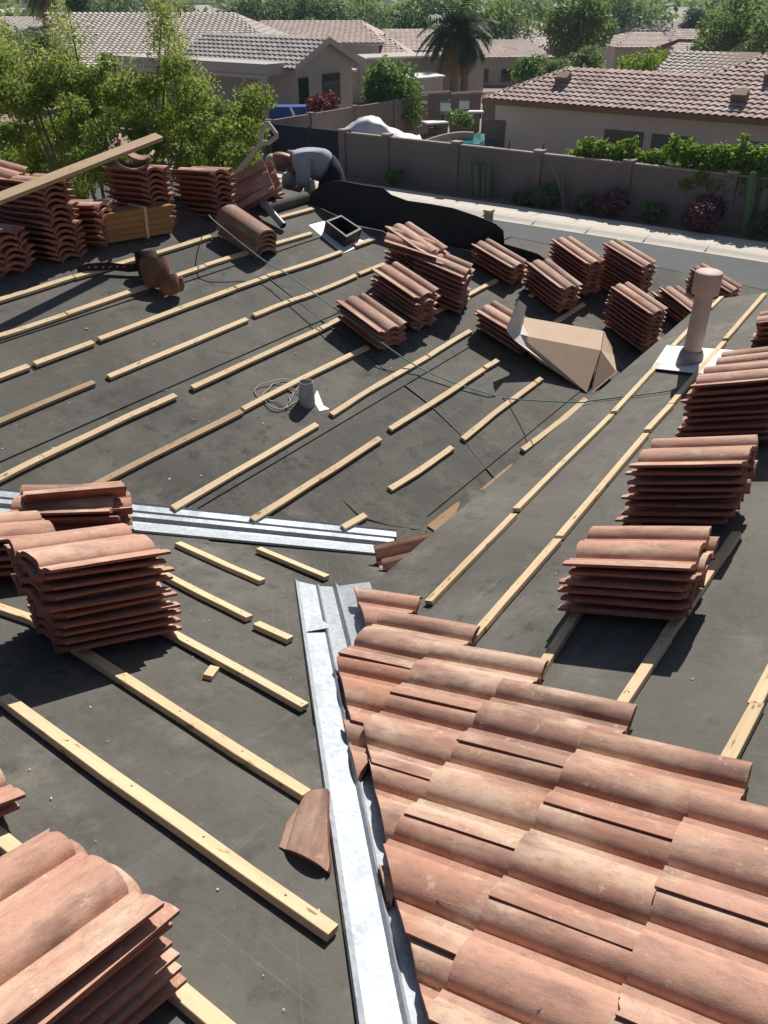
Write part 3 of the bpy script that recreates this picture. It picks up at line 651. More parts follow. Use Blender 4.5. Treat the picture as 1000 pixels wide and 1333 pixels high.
pts = [pz(PA, on(PA, 398, 530).x, on(PA, 398, 530).y, .012), pz(PA, on(PA, 372, 535).x, on(PA, 372, 535).y, .02)] + pts
tag(cw.tube(pts, .0035, 6).obj('wire_coil', M['wire']), 'loose coil of thin grey wire beside the metal vent', 'wire')
t = thing('vent_curb', 'dark square vent curb on a white flashing sheet near the ridge', 'vent', on(PA, 444, 308, 0))
MB().slab([on(PA, 402, 293, .012), on(PA, 447, 281, .012), on(PA, 487, 312, .012), on(PA, 446, 330, .012)], .004).obj('flashing', M['white'], t)
q = [on(PA, 421, 301, .012), on(PA, 441, 293, .012), on(PA, 468, 311, .012), on(PA, 448, 322, .012)]; cen = sum(q, Vector()) / 4; nA = nrm(PA)
for i in range(4):
    a, b = q[i], q[(i + 1) % 4]; ia, ib = a.lerp(cen, .16), b.lerp(cen, .16)
    vs = [a, b, ib, ia] + [p + nA * .10 for p in (a, b, ib, ia)]
    MB().add(vs, [(0, 3, 2, 1), (4, 5, 6, 7), (0, 1, 5, 4), (1, 2, 6, 5), (2, 3, 7, 6), (3, 0, 4, 7)]).obj('side', M['curb'], t)
MB().slab([p.lerp(cen, .15) + nA * .012 for p in q], .002).obj('opening', M['dark'], t)
# cardboard box lying on its side, with torn wrap
t = thing('cardboard_box', 'tan cardboard box toppled against the eave with torn white wrap', 'cardboard box', on(PA, 765, 508, 0))
B1, B2 = on(PA, 764, 511, .01), on(PA, 692, 464, .01); d1, d2 = B1.dot(FWD), B2.dot(FWD)
T1, T2, U1, U2 = pd(782, 456, d1 + .34), pd(677, 436, 6.24), pd(786, 431, d1 + .62), pd(683, 400, d2 + .6)
U2 = T2 + (U1 - T1) * .92; B2 = pd(702, 470, 6.2)
V1, V2 = pz(PA, U1.x, U1.y, .01), pz(PA, U2.x, U2.y, .01)
MB().add([B1, T1, U1, V1, B2, T2, U2, V2], [(0, 1, 5, 4), (1, 2, 6, 5), (2, 3, 7, 6), (3, 0, 4, 7), (0, 3, 2, 1), (4, 5, 6, 7)]).obj('carton', M['kraft'], t)
MB().slab([T1 + Vector((.004, -.004, .003)), U1 + Vector((.004, -.004, .003)), pd(799, 462, d1 + .5), pd(803, 484, d1 + .3), pd(770, 512, d1 + .03)], .005).obj('flap', M['kraft'], t)
MB().slab([pd(791, 440, d1 + .66), pd(797, 452, d1 + .6), pd(800, 480, d1 + .42), pd(788, 470, d1 + .46)], .005).obj('flap', M['kraft'], t)
dw = 6.2
o = MB().add([T2 + Vector((0, 0, .004)), T2.lerp(U2, .55) + Vector((-.01, 0, .006)), T2.lerp(T1, .10) + Vector((-.006, -.006, .004)), pd(675, 390, dw + .06), pd(659, 430, dw - .06), pd(685, 398, dw + .2), pd(668, 441, dw - .08), B2.lerp(T2, .45) + Vector((-.01, -.01, 0)), pd(667, 408, dw + .0)],
    [(0, 2, 1), (0, 1, 5), (0, 5, 3), (0, 3, 8), (0, 8, 4), (0, 4, 6), (0, 6, 7)]).obj('torn_wrap', M['paper'], t); md = o.modifiers.new('t', 'SOLIDIFY'); md.thickness = .003
MB().slab([pd(668, 441, dw - .09), B2.lerp(T2, .5) + Vector((-.008, -.008, 0)), B2.lerp(B1, .3) + Vector((-.012, -.012, .02)), B2 + Vector((-.012, -.012, 0))], .003).obj('torn_wrap', M['paper'], t)
# tool belt
t = thing('tool_belt', 'brown leather tool belt with pouches lying across the battens', 'tool belt', on(PA, 215, 375, 0))
bp = [on(PA, u, v, h) for u, v, h in ((100, 352, .02), (115, 348, .05), (140, 346, .055), (165, 349, .05), (188, 347, .06), (205, 342, .08))]
m = MB(); vs = []
for p in bp: vs += [p + Vector((0, 0, .028)), p + Vector((0, -.012, -.028))]
m.add(vs, [(2 * i, 2 * i + 2, 2 * i + 3, 2 * i + 1) for i in range(len(bp) - 1)]); o = m.obj('belt', M['leather2'], t); md = o.modifiers.new('t', 'SOLIDIFY'); md.thickness = .008
for i in range(9):
    p = bp[1].lerp(bp[4], i / 8); MB().box(p + Vector((-.004, -.012, .004)), (.008, .006, .008)).obj('stud', M['white'], t)
def pouch(u, v, h, sx, sz, lean, mt='leather'):
    c = on(PA, u, v, h); m = MB(); R = Matrix.Rotation(math.radians(-35), 3, 'Z') @ Matrix.Rotation(lean, 3, 'X')
    prof = [(.9, .012, sz * 1.02), (1.0, .035, sz), (1.08, .048, sz * .6), (1.0, .05, sz * .2), (.8, .036, 0), (.6, .012, -.01)]
    vs = []
    for sc, dp, z in prof:
        for k in range(12):
            a = 2 * math.pi * k / 12; vs.append(c + R @ Vector((math.copysign(abs(math.cos(a)) ** .6, math.cos(a)) * sx * sc, math.copysign(abs(math.sin(a)) ** .6, math.sin(a)) * dp, z)))
    n = 12; m.add(vs, [(i * n + k, i * n + (k + 1) % n, (i + 1) * n + (k + 1) % n, (i + 1) * n + k) for i in range(len(prof) - 1) for k in range(n)] + [tuple(range(n * (len(prof) - 1), n * len(prof)))])
    o = m.obj('pouch', M[mt], t, True, 60); md = o.modifiers.new('t', 'SOLIDIFY'); md.thickness = .006
pouch(206, 372, .05, .10, .20, -.55); pouch(222, 382, .07, .07, .13, -.45); pouch(196, 362, .05, .08, .2, -.7, 'leather2'); pouch(232, 378, .05, .05, .09, -.2)
# rope and its anchor
rp = [(272, 280, .12), (283, 291, .3), (342, 338, .13), (376, 358, .14), (430, 397, .16), (470, 425, .15), (505, 452, .12), (545, 478, .05), (590, 498, .03), (635, 512, .025), (662, 519, .03)]
pts = [on(PA, u, v, h) for u, v, h in rp] + [on(PC, u, v, .02) for u, v in ((750, 524), (768, 522), (800, 518), (835, 514), (870, 509), (884, 505))]
sm = []
for i in range(len(pts) - 1):
    for k in range(4):
        p0, p1, p2, p3 = pts[max(i - 1, 0)], pts[i], pts[i + 1], pts[min(i + 2, len(pts) - 1)]; s = k / 4
        sm.append(.5 * ((2 * p1) + (p2 - p0) * s + (2 * p0 - 5 * p1 + 4 * p2 - p3) * s * s + (3 * p1 - p0 - 3 * p2 + p3) * s ** 3))
tag(MB().tube(sm + [pts[-1]], .0048, 6).obj('safety_rope', M['rope'], None, True), 'thin green safety rope slung across the roof to the vent pipe', 'rope')
cd = [on(PA, u, v, .008) for u, v in ((350, 362), (375, 382), (420, 418), (505, 484), (560, 527), (600, 566), (615, 588), (646, 625))]  # the rope's cast shadow, modelled as a thin dark strand on the felt
tag(MB().tube(cd, .005, 6).obj('rope_shadow_strand', M['curb'], None, True), 'thin dark strand standing for the rope shadow across the middle slope', 'rope shadow')
# bundle of boards, plank, shovel, pipe on the ridge
t = thing('board_bundle', 'strapped bundle of brown boards lying in front of ridge stacks', 'board bundle', on(PA, 190, 318, 0))
e0, e1 = on(PA, 138, 318, .03), on(PA, 228, 303, .03); d = (e1 - e0); L = d.length; d.normalize(); nv = Vector((0, 0, 1)); s_ = nv.cross(d).normalized(); up = d.cross(s_)
Rb = Matrix((d, s_, up)).transposed()
for i in range(5):
    for j in range(2):
        MB().box(e0 + d * (L / 2 + rnd.uniform(-.02, .02)) + up * (.022 + i * .043) + s_ * (.06 + j * .105 + rnd.uniform(-.004, .004)), (L, .1, .04), Rb).obj('board', M['crate'], t)
MB().box(e0 + d * (L * .6) + up * .11 + s_ * .112, (.02, .225, .235), Rb).obj('strap', M['kraft'], t)
pl0, pl1 = pd(-30, 270, 5.1), pd(207, 178, 6.75); d = (pl1 - pl0).normalized(); s_ = Vector((0, 0, 1)).cross(d).normalized(); Rb = Matrix((d, s_, d.cross(s_))).transposed() @ Matrix.Rotation(math.radians(20), 3, 'X')
me = MB().box((0, 0, 0), ((pl1 - pl0).length, .075, .03)).mesh('plank', M['pine_old']); o = link('plank', me, None, (pl0 + pl1) / 2); o.rotation_euler = Rb.to_euler()
tag(o, 'long weathered plank leaning up over the ridge stacks at left', 'plank')
t = thing('shovel', 'shovel with a worn D shaped grip standing up behind the stacks', 'shovel', pd(318, 214, 7.75))
g0, g1 = pd(316, 216, 7.75), pd(340, 186, 7.7)
MB().tube([g0 + (g0 - g1) * 2.0, g0, g1], .02, 10).obj('shaft', M['grip'], t, True)
dg = (g1 - g0).normalized(); sg = dg.cross(VF).normalized()
loop = [g1, g1 + dg * .06 + sg * .055, g1 + dg * .15 + sg * .075, g1 + dg * .165 + sg * .06, g1 + dg * .165 - sg * .06, g1 + dg * .15 - sg * .075, g1 + dg * .06 - sg * .055, g1]
MB().tube(loop, .02, 8).obj('grip', M['grip'], t, True)
bl = g0 + (g0 - g1).normalized() * .5
MB().slab([bl + sg * .12, bl - sg * .12, bl - sg * .1 - dg * .3, bl - dg * .36, bl + sg * .1 - dg * .3], .006).obj('blade', M['steel'], t)
t = thing('conduit_pipe', 'short grey metal pipe leaning against the tilted stack', 'pipe', on(PA, 370, 297, .03))
a_, b_ = pd(325, 244, on(PA, 366, 296).dot(FWD) + .25), on(PA, 369, 294, .05)
MB().tube([a_, a_.lerp(b_, .5), b_], .032, 14, False).obj('tube', M['steel'], t, True); MB().tube([a_.lerp(b_, .42), a_.lerp(b_, .46)], .037, 14).obj('coupling', M['steel'], t, True)
MB().tube([b_ - (b_ - a_).normalized() * .01, b_ - (b_ - a_).normalized() * .006], .030, 14).obj('bore', M['dark'], t)
fr_ = MB(); ra, rb_ = on(PA, 346, 272, .03), on(PA, 398, 257, .03); fr_.tube([ra, ra.lerp(rb_, .5), rb_], .055, 14)
tag(fr_.obj('felt_roll', M['felt'], None, True), 'grey roll of felt lying along the ridge by the worker', 'felt roll')
for u, v, lb, k in ((378, 246, 'crumpled pale paper sack behind the worker arm, larger', .8), (404, 246, 'small pale paper sack right of the worker arm', .6)):
    c = pd(u, v + 9, 8.95); m = MB(); vs = []
    for j, (sc, z) in enumerate(((.8, 0), (1, .08), (1.02, .2), (.95, .3), (.7, .36))):
        for q in range(14):
            a = 2 * math.pi * q / 14; r = .12 * k * sc * (1 + .12 * math.sin(q * 2.7 + j)); vs.append(c + Vector((r * math.cos(a), r * .7 * math.sin(a), z * k * .8)))
    m.add(vs, [(j * 14 + q, j * 14 + (q + 1) % 14, j * 14 + 14 + (q + 1) % 14, j * 14 + 14 + q) for j in range(4) for q in range(14)] + [tuple(range(56, 70)), tuple(range(13, -1, -1))])
    tag(m.obj('paper_sack', M['bag'], None, True), lb, 'sack')
# pale flecks and splinters nobody would count
m = MB()
for _ in range(80):
    pl, (u0, u1, v0, v1) = rnd.choice([(PA, (0, 620, 400, 640)), (PB, (0, 420, 880, 1330)), (PB, (230, 400, 740, 900)), (PC, (700, 960, 640, 900))])
    u, v = rnd.uniform(u0, u1), rnd.uniform(v0, v1); c = on(pl, u, v, .008)
    if pl is PA and c.x + c.y < 5.7: continue
    s = rnd.uniform(.002, .006) * (1.6 if pl is PA else .7); a = rnd.uniform(0, 3.1)
    m.box(c, (s * rnd.uniform(1, 2.5), s, s * .5), Matrix.Rotation(a, 3, 'Z'))
stuff(m.obj('debris', M['chip']))['label'] = 'pale chips and splinters scattered over the felt'

# ------------------------------------------------------------------ worker stooping beyond the ridge
def skinned(name, verts, edges, radii, mt, parent=None, sub=2):
    o0 = parent.location if parent else Vector(verts[0])
    me = bpy.data.meshes.new(name); me.from_pydata([tuple(Vector(v) - o0) for v in verts], edges, []); me.materials.append(M[mt])
    o = link(name, me, parent, None if parent else o0); o.modifiers.new('skin', 'SKIN'); sd = o.modifiers.new('sub', 'SUBSURF'); sd.levels = sd.render_levels = sub
    for i, r in enumerate(radii):
        r = r if hasattr(r, '__len__') else (r, r); me.skin_vertices[0].data[i].radius = r
    me.skin_vertices[0].data[0].use_root = True
    for p in me.polygons: p.use_smooth = True
    o.modifiers['skin'].use_smooth_shade = True
    return o
WD = 8.75
def W(u, v, dd=0.0): return pd(u, v, WD + dd)
pel = W(430, 222); wst = W(418, 214); chest = W(392, 208); nk = W(378, 208); hd = W(364, 208); crown_ = W(352, 212)
shL, shR = W(390, 209, -.17), W(388, 206, .17); elL, elR = W(397, 229, -.22), W(384, 228, .2); wrL, haL = W(390, 246, -.24), W(383, 252, -.24); wrR, haR = W(374, 244, .1), W(370, 250, .08)
kL, kR = W(440, 262, -.25), W(428, 262, .1); fL, fR = W(452, 282, -.05), W(440, 285, .25)
V = [pel, wst, chest, nk, hd, crown_, shL, elL, wrL, haL, shR, elR, wrR, haR, kL, fL, kR, fR]
E_ = [(0, 1), (1, 2), (2, 3), (3, 4), (4, 5), (2, 6), (6, 7), (7, 8), (8, 9), (2, 10), (10, 11), (11, 12), (12, 13), (0, 14), (14, 15), (0, 16), (16, 17)]
RD = [.1, .1, .12, .055, .1, .075, .06, .045, .035, .03, .06, .045, .035, .03, .08, .05, .08, .05]
per = skinned('person', V, E_, RD, 'skin'); tag(per, 'worker in a grey blue shirt stooping over the ridge, reaching down', 'person')
skinned('shirt', [pel.lerp(wst, .12), wst, chest, chest.lerp(nk, .45), shL, elL, elL.lerp(wrL, .95), shR, elR, elR.lerp(wrR, .95)], [(0, 1), (1, 2), (2, 3), (2, 4), (4, 5), (5, 6), (2, 7), (7, 8), (8, 9)], [.175, .17, .17, .1, .1, .085, .068, .1, .085, .068], 'denim', per)
skinned('trousers', [pel, pel.lerp(wst, .5), kL, fL.lerp(kL, .15), kR, fR.lerp(kR, .15)], [(0, 1), (0, 2), (2, 3), (0, 4), (4, 5)], [.185, .165, .11, .085, .11, .085], 'navy', per)
skinned('cap', [hd.lerp(crown_, .15), crown_, W(347, 219)], [(0, 1), (1, 2)], [.108, .085, .045], 'cream', per)
for h_, w_ in ((haL, wrL), (haR, wrR)):
    d_ = (h_ - w_).normalized(); sd_ = d_.cross(VF).normalized(); pv = [w_, h_]; pe = [(0, 1)]; pr = [.036, .04]
    for k in range(4):
        b = len(pv); pv += [h_ + sd_ * (.022 * (k - 1.5)) + d_ * .05, h_ + sd_ * (.024 * (k - 1.5)) + d_ * (.085 + .008 * (k in (1, 2)))]; pe += [(1, b), (b, b + 1)]; pr += [.012, .01]
    b = len(pv); pv += [h_ + sd_ * .05 - d_ * .0, h_ + sd_ * .065 + d_ * .035]; pe += [(0, b), (b, b + 1)]; pr += [.014, .011]
    skinned('glove', pv, pe, pr, 'glove', per, 1)
# ------------------------------------------------------------------ vegetation
def leaves(name, blobs, n, size, mt, seed, aspect=.5, shell=.55, flat=.0):
    g = np.random.default_rng(seed); bl = np.array([[*c, *r] for c, r in blobs], float)
    w = (bl[:, 3] * bl[:, 4] * bl[:, 5]) ** .75; idx = g.choice(len(bl), n, p=w / w.sum()); b = bl[idx]
    d = g.normal(size=(n, 3)); d /= np.linalg.norm(d, axis=1)[:, None]; r = g.random(n) ** (1 / 3); r = shell * (1 - (1 - r) * .5) + (1 - shell) * r
    c = b[:, :3] + d * r[:, None] * b[:, 3:] * (1 + .12 * g.normal(size=(n, 1)))
    nn = d * .6 + g.normal(size=(n, 3)) * .7 + np.array([0, 0, .35 + flat]); nn /= np.linalg.norm(nn, axis=1)[:, None]
    t = np.cross(nn, g.normal(size=(n, 3))); t /= np.linalg.norm(t, axis=1)[:, None] + 1e-9; s = np.cross(nn, t)
    L = size * g.uniform(.6, 1.35, n)[:, None]; Wd = L * aspect
    v = np.stack([c - t * L / 2, c + s * Wd / 2 + t * L * .05, c + t * L / 2, c - s * Wd / 2 + t * L * .05], 1).reshape(-1, 3)
    me = bpy.data.meshes.new(name); me.vertices.add(4 * n); me.vertices.foreach_set('co', v.ravel()); me.loops.add(4 * n); me.loops.foreach_set('vertex_index', np.arange(4 * n))
    me.polygons.add(n); me.polygons.foreach_set('loop_start', np.arange(0, 4 * n, 4)); me.polygons.foreach_set('loop_total', np.full(n, 4)); me.update(calc_edges=True)
    me.materials.append(M[mt]); return me
def tree(label, base, h, r, mt, n, size, seed, group=None, trunk=.35, name='tree', cat='tree', squash=1.0, bark='bark', lobes=14):
    rr = random.Random(seed); t = thing(name, label, cat, base, 0, group); th = h * trunk; m = MB()
    tw = max(.05, h * .022); top = Vector((rr.uniform(-.1, .1) * h, rr.uniform(-.1, .1) * h, th)); m.tube([(0, 0, 0), top * .5 + Vector((.03 * h, 0, 0)), top], [tw * 1.3, tw, tw * .8], 8)
    blobs = []; ch = h - th * .75
    for i in range(lobes):
        a = rr.uniform(0, 2 * math.pi); q = rr.random(); z = th * .8 + ch * (.12 + .8 * q); rad = r * (.75 * math.sin(math.pi * (.18 + .74 * q)) ** .8) * rr.uniform(.35, 1)
        c = Vector((rad * math.cos(a), rad * math.sin(a), z)); s = r * rr.uniform(.26, .46); blobs.append((c, (s, s, s * rr.uniform(.6, .9) * squash)))
        if i < 8: m.tube([top * rr.uniform(.7, 1), top.lerp(c, .5) + Vector((0, 0, -.04 * h)), c], [tw * .6, tw * .35, tw * .12], 6)
    link('trunk', m.mesh('trunk', M[bark], True), t); link('crown', leaves('crown', blobs, n, size, mt, seed), t); return t
def bush(label, base, rx, rz, mt, n, size, seed, group=None, name='shrub', cat='shrub', ry=None):
    rr = random.Random(seed); blobs = []; ry = ry or rx
    for i in range(9):
        a = rr.uniform(0, 6.28); q = rr.random(); blobs.append((Vector((rx * .65 * q ** .5 * math.cos(a), ry * .65 * q ** .5 * math.sin(a), rz * rr.uniform(.3, .75))), (rx * .42, ry * .42, rz * .3)))
    t = thing(name, label, cat, base, 0, group); m = MB()
    for i in range(4): c = blobs[i][0]; m.tube([(0, 0, 0), c * .5, c], [.03 * rz, .02 * rz, .008 * rz], 5)
    link('stem', m.mesh('stem', M['bark'], True), t); link('foliage', leaves('foliage', blobs, n, size, mt, seed), t); return t
# the big pale tree behind the ridge
bt_ = pd(150, 330, 13.6); bt_.z = 0
t = thing('acacia_tree', 'large light green feathery tree rising behind the ridge at left', 'tree', bt_); rr = random.Random(3)
m = MB(); blobs = []; wisps = []
def lim(p, w): m.tube([Vector((0, 0, 0)), Vector((p.x * .25, p.y * .25, p.z * .45)), p * .75 + Vector((0, 0, .1)), p], [w, w * .75, w * .45, w * .15], 7)
TGT = [(30, 120), (60, 190), (20, 210), (110, 150), (140, 200), (180, 170), (215, 190), (240, 150), (265, 185), (285, 155), (130, 128), (175, 132), (75, 145), (215, 130), (40, 120), (95, 200), (290, 205), (310, 180), (250, 215), (-40, 140), (-60, 200), (-30, 60), (160, 235), (90, 230), (200, 235), (20, 250)]
for k, (u, v) in enumerate(TGT):
    c = pd(u, v, 13.6 + rr.uniform(-1.5, 1.5)) - bt_; 
    for q_ in range(7):
        s = rr.uniform(.16, .34); blobs.append((c + Vector((rr.gauss(0, .3), rr.gauss(0, .3), rr.gauss(0, .24))), (s, s, s * .7)))
    if k % 2 == 0: lim(c, .07)
for (u, v, du, dv, k) in [(88, 45, 20, 36, 9), (70, 78, 18, 24, 6), (213, 24, 14, 38, 7), (222, 58, 20, 26, 7), (35, 78, 22, 18, 5), (20, 100, 26, 16, 5), (255, 105, 22, 14, 5), (150, 100, 24, 12, 4), (-20, 60, 20, 30, 5)]:
    for q in range(k):
        c = pd(u + rr.uniform(-du, du), v + rr.uniform(-dv, dv), 13.6 + rr.uniform(-.8, .8)) - bt_; wisps.append((c, (.2, .2, .24)))
    e = pd(u, v - dv, 13.6) - bt_; lim(e, .045)
link('trunk', m.mesh('trunk', M['greenbark'], True), t)
link('crown', leaves('crown', blobs, 95000, .06, 'leaf_tree', 5, .5, .15), t)
link('wispy_crown', leaves('wispy_crown', wisps, 9000, .07, 'leaf_wisp', 6, .3, .1), t)
# ------------------------------------------------------------------ boundary wall and planting across the street
XW = 27.4
wl = thing('block_wall', 'long brown boundary wall with pilasters across the street', 'wall', (XW, 8, 0))
cols = [21.5, 19.4, 16.3, 13.0, 9.8, 6.5, 3.3, 0.0, -3.2]
for a, b in zip(cols[:-1], cols[1:]):
    MB().box((XW, (a + b) / 2, .8), (.15, abs(a - b) - .3, 1.6)).obj('panel', M['wall'], wl); MB().box((XW, (a + b) / 2, 1.625), (.2, abs(a - b) - .3, .05)).obj('coping', M['cap'], wl)
for y in cols: MB().box((XW, y, .84), (.3, .298, 1.68)).obj('pilaster', M['wall'], wl); MB().box((XW, y, 1.71), (.36, .36, .06)).obj('pilaster_cap', M['cap'], wl)
wl = thing('block_wall', 'shaded brown side wall running back left of the covered vehicle', 'wall', (32, 25.5, 0))
for i in range(4): MB().box((28.6 + i * 3.2, 25.5, .85), (2.9, .15, 1.8)).obj('panel', M['wall'], wl); MB().box((27.0 + i * 3.2, 25.5, .88), (.3, .3, 1.85)).obj('pilaster', M['wall'], wl)
wl = thing('block_wall', 'low brown wall left of the dark gate, beside the big tree', 'wall', (XW, 27, 0))
MB().box((XW, 27.4, .86), (.15, 3.4, 1.72)).obj('panel', M['wall'], wl); MB().box((XW, 25.5, .9), (.32, .32, 1.8)).obj('pilaster', M['wall'], wl)
gt = thing('gate', 'dark metal gate between the two brown walls', 'gate', (XW, 23.2, 0))
for i in range(2): MB().box((XW, 22.2 + i * 2.1, .85), (.05, 2.0, 1.6)).obj('leaf', M['navy'], gt)
for y in (21.17, 23.25, 25.3): MB().box((XW, y, .87), (.08, .07, 1.7)).obj('post', M['curb'], gt)
def at(u, v, x):                                               # point on the vertical plane X = x
    r = ray(u, v); k = x / r.x; return Vector((x, r.y * k, r.z * k + H))
# hedge over the wall
hb = []; rr = random.Random(11)
for k in range(90):
    u = 748 + (k / 59) * 300; x = 28.0; p = at(u, 203 + rr.uniform(-12, 22) + (u - 748) * .035, x); s = rr.uniform(.32, .52); hb.append((p, (s, s, s * .75)))
for k in range(24):
    u = rr.uniform(885, 1030); p = at(u, rr.uniform(222, 248), 27.45); hb.append((p, (.2, .32, .26)))
for k in range(10):
    u = rr.choice((765, 822, 880, 900, 970)); hb.append((at(u + rr.uniform(-6, 6), 188 + rr.uniform(-6, 4), 28.0), (.12, .12, .22)))
hz_ = thing('hedge', 'bright green vine hedge spilling over the boundary wall', 'hedge', (27.6, 8, 0))
hbl = [(c - Vector((27.6, 8, 0)), r) for c, r in hb]
link('foliage', leaves('foliage', hbl, 28000, .15, 'leaf_hedge', 12, .6, .6), hz_)
for k in range(12): m = MB(); m.tube([(.1, -8 + k * 1.3, 0), (.05, -8 + k * 1.3, 1.9)], .03, 6); link('stem', m.mesh('stem', M['bark'], True), hz_)
for u, v, rx, rz, mt, n, lb in [(513, 242, .55, .6, 'leaf_shrub', 900, 'small agave like shrub at the left end of the long wall'), (712, 268, .85, .8, 'leaf_dark', 1500, 'dark low shrub below the leaning ocotillo'), (795, 276, .9, .95, 'petal_pink', 1500, 'dim shrub with pink blooms by the wall middle'),
                            (850, 287, .6, .75, 'leaf_shrub', 1100, 'green shrub left of the pink bougainvillea'), (912, 288, 1.1, 1.1, 'petal_pink', 2600, 'wide dusky pink bougainvillea against the wall'), (680, 266, .5, .5, 'leaf_dark', 700, 'tiny dark shrub near the wall foot left of the ocotillo'), (760, 275, .5, .7, 'leaf_dark', 700, 'small dark shrub between ocotillo and pink blooms'), (990, 300, .7, .8, 'leaf_dark', 1000, 'dark shrub at the foot of the tall cacti')]:
    p = at(u, v, 26.75); p.z = .05; bush(lb, p, rx * .8, rz, mt, n, .13, int(u), 'shrubs along the wall')
def cactus(label, cols_, x=26.9):
    p = at(*cols_[0][:2], x); p.z = 0.05; t = thing('column_cactus', label, 'cactus', p)
    for u, vb, ut, vt, r in cols_:
        b = at(u, vb, x); b.z = .05; e = at(ut, vt, x); m = MB(); seg = 16; vs = []; pts = [b.lerp(e, q) for q in (0, .3, .6, .9, .97, 1.0)]; sc = (1, 1.05, 1, .95, .7, .1)
        for pt, s in zip(pts, sc):
            for k in range(seg): a = 2 * math.pi * k / seg; rad = r * s * (1.0 if k % 2 else .8); vs.append(pt + Vector((rad * math.cos(a), rad * math.sin(a), 0)))
        m.add(vs, [(i * seg + k, i * seg + (k + 1) % seg, (i + 1) * seg + (k + 1) % seg, (i + 1) * seg + k) for i in range(5) for k in range(seg)]); m.obj('stem', M['cactus'], t)
cactus('clump of green column cacti against the long wall', [(622, 258, 620, 213, .11), (614, 256, 611, 202, .08), (629, 257, 631, 215, .08), (635, 258, 637, 205, .06)])
cactus('pair of tall slender cacti at the right edge by the hedge', [(971, 305, 981, 222, .13), (988, 303, 997, 245, .11)])
p = at(735, 265, 26.9); p.z = .05; oc = thing('ocotillo', 'thin leaning ocotillo stalk against the wall', 'plant', p)
MB().tube([p, at(727, 235, 26.9), at(716, 212, 26.9)], [.04, .035, .02], 6).obj('stalk', M['palmtrunk'], oc); MB().tube([p, at(733, 240, 27.0), at(729, 224, 27.0)], [.03, .025, .015], 6).obj('stalk', M['palmtrunk'], oc)
t = thing('utility_post', 'small pale marker post by the far kerb', 'post', gz(635, 297, 0)); b0 = t.location.copy()
MB().box(b0 + Vector((0, 0, .25)), (.22, .22, .5)).obj('post', M['cap'], t); MB().box(b0 + Vector((0, 0, .53)), (.27, .27, .07)).obj('cap', M['kraft'], t)

# ------------------------------------------------------------------ houses
def roof_face(m, p00, p10, p11, p01, pw=.33, ex=.36, hr=.06, lift=.03):
    p00, p10, p11, p01 = map(Vector, (p00, p10, p11, p01)); e = (p10 - p00).normalized(); upv = (p01 - p00) - e * (p01 - p00).dot(e)
    sl = upv.length; upv.normalize(); n = e.cross(upv); n = n if n.z > 0 else -n
    sL = (p01 - p00).dot(e); W0 = (p10 - p00).dot(e); sR = (p11 - p00).dot(e); nc = max(1, round(sl / ex)); ex = sl / nc
    for j in range(nc):
        tm = (j + .5) / nc; a = sL * tm; b = W0 + (sR - W0) * tm; k0 = int(math.floor(a / pw)); k1 = int(math.ceil(b / pw))
        for k in range(k0, k1):
            s0, s1 = max(a, k * pw), min(b, k * pw + pw)
            if s1 - s0 < pw * .2: continue
            vs = []
            for (t0, l) in ((j * ex - .03, lift), ((j + 1) * ex, 0)):
                for s, h in ((s0, 0), (s0 + .18 * (s1 - s0), hr * .75), (s0 + .4 * (s1 - s0), hr), (s0 + .62 * (s1 - s0), hr * .7), (s0 + .78 * (s1 - s0), .004), (s1, 0)): vs.append(p00 + e * s + upv * t0 + n * (h + l + .01))
            m.add(vs, [(q, q + 1, q + 7, q + 6) for q in range(5)])
def build_roof(t, name_faces, mt, pw=.33, caps=(), under=None):
    m = MB(); b = MB()
    for f in name_faces:
        f4 = list(f) if len(f) == 4 else [f[0], f[1], f[2], f[2]]
        q_ = 1.0 if pw < .38 else .55; roof_face(m, *f4, pw=pw, ex=pw * 1.1, hr=.15 * pw * q_, lift=.12 * pw * q_); b.add([Vector(q) for q in (f if len(f) == 3 else f4)], [tuple(range(len(f)))])
    o = b.obj('roof', M['trimd'], t)
    vs = [v - t.location for v in m.v]; me = mesh('roof_tiles', vs, m.f, M[mt]); q = link('roof_tiles', me, o); q['kind'] = 'stuff'
    for a, c in caps:
        a, c = Vector(a), Vector(c); nseg = max(1, int((c - a).length / (pw * 1.2)))
        cm = MB()
        for i in range(nseg): cm.tube([a.lerp(c, i / nseg) + Vector((0, 0, .02)), a.lerp(c, (i + 1.08) / nseg)], [.14, .11], 6)
        cm.obj('ridge_cap', M['trimd'] if mt != 'roof_tan' else M[mt], o)
    return o
def wall_ring(t, pts, z0, mt='stucco'):
    n = len(pts)
    for i in range(n):
        a, b = Vector(pts[i]), Vector(pts[(i + 1) % n]); MB().add([(a.x, a.y, z0), (b.x, b.y, z0), b, a], [(0, 1, 2, 3)]).obj('wall', M[mt], t)
def window(t, a, b, f0, f1, z0, z1, out, mt='glass', fr='trim'):
    a, b = Vector(a), Vector(b); o = Vector(out); e = (b - a); e.z = 0
    def P(f, z): q = a + e * f; return Vector((q.x, q.y, z)) + o * .03
    c = (P(f0, z0) + P(f1, z1)) / 2; w = (P(f1, 0) - P(f0, 0)).length; ang = math.atan2(e.y, e.x); R = Matrix.Rotation(ang, 3, 'Z')
    wn = MB().box(c, (w, .05, z1 - z0), R).obj('window', M[mt], t)
    f = MB()
    for dx, dz, sx, sz in ((0, (z1 - z0) / 2 + .04, w + .16, .08), (0, -(z1 - z0) / 2 - .04, w + .16, .08), (w / 2 + .04, 0, .08, z1 - z0), (-w / 2 - .04, 0, .08, z1 - z0)): f.box(c + R @ Vector((dx, 0, dz)) + o * .02, (sx, .08, sz), R)
    f.obj('frame', M[fr], wn)
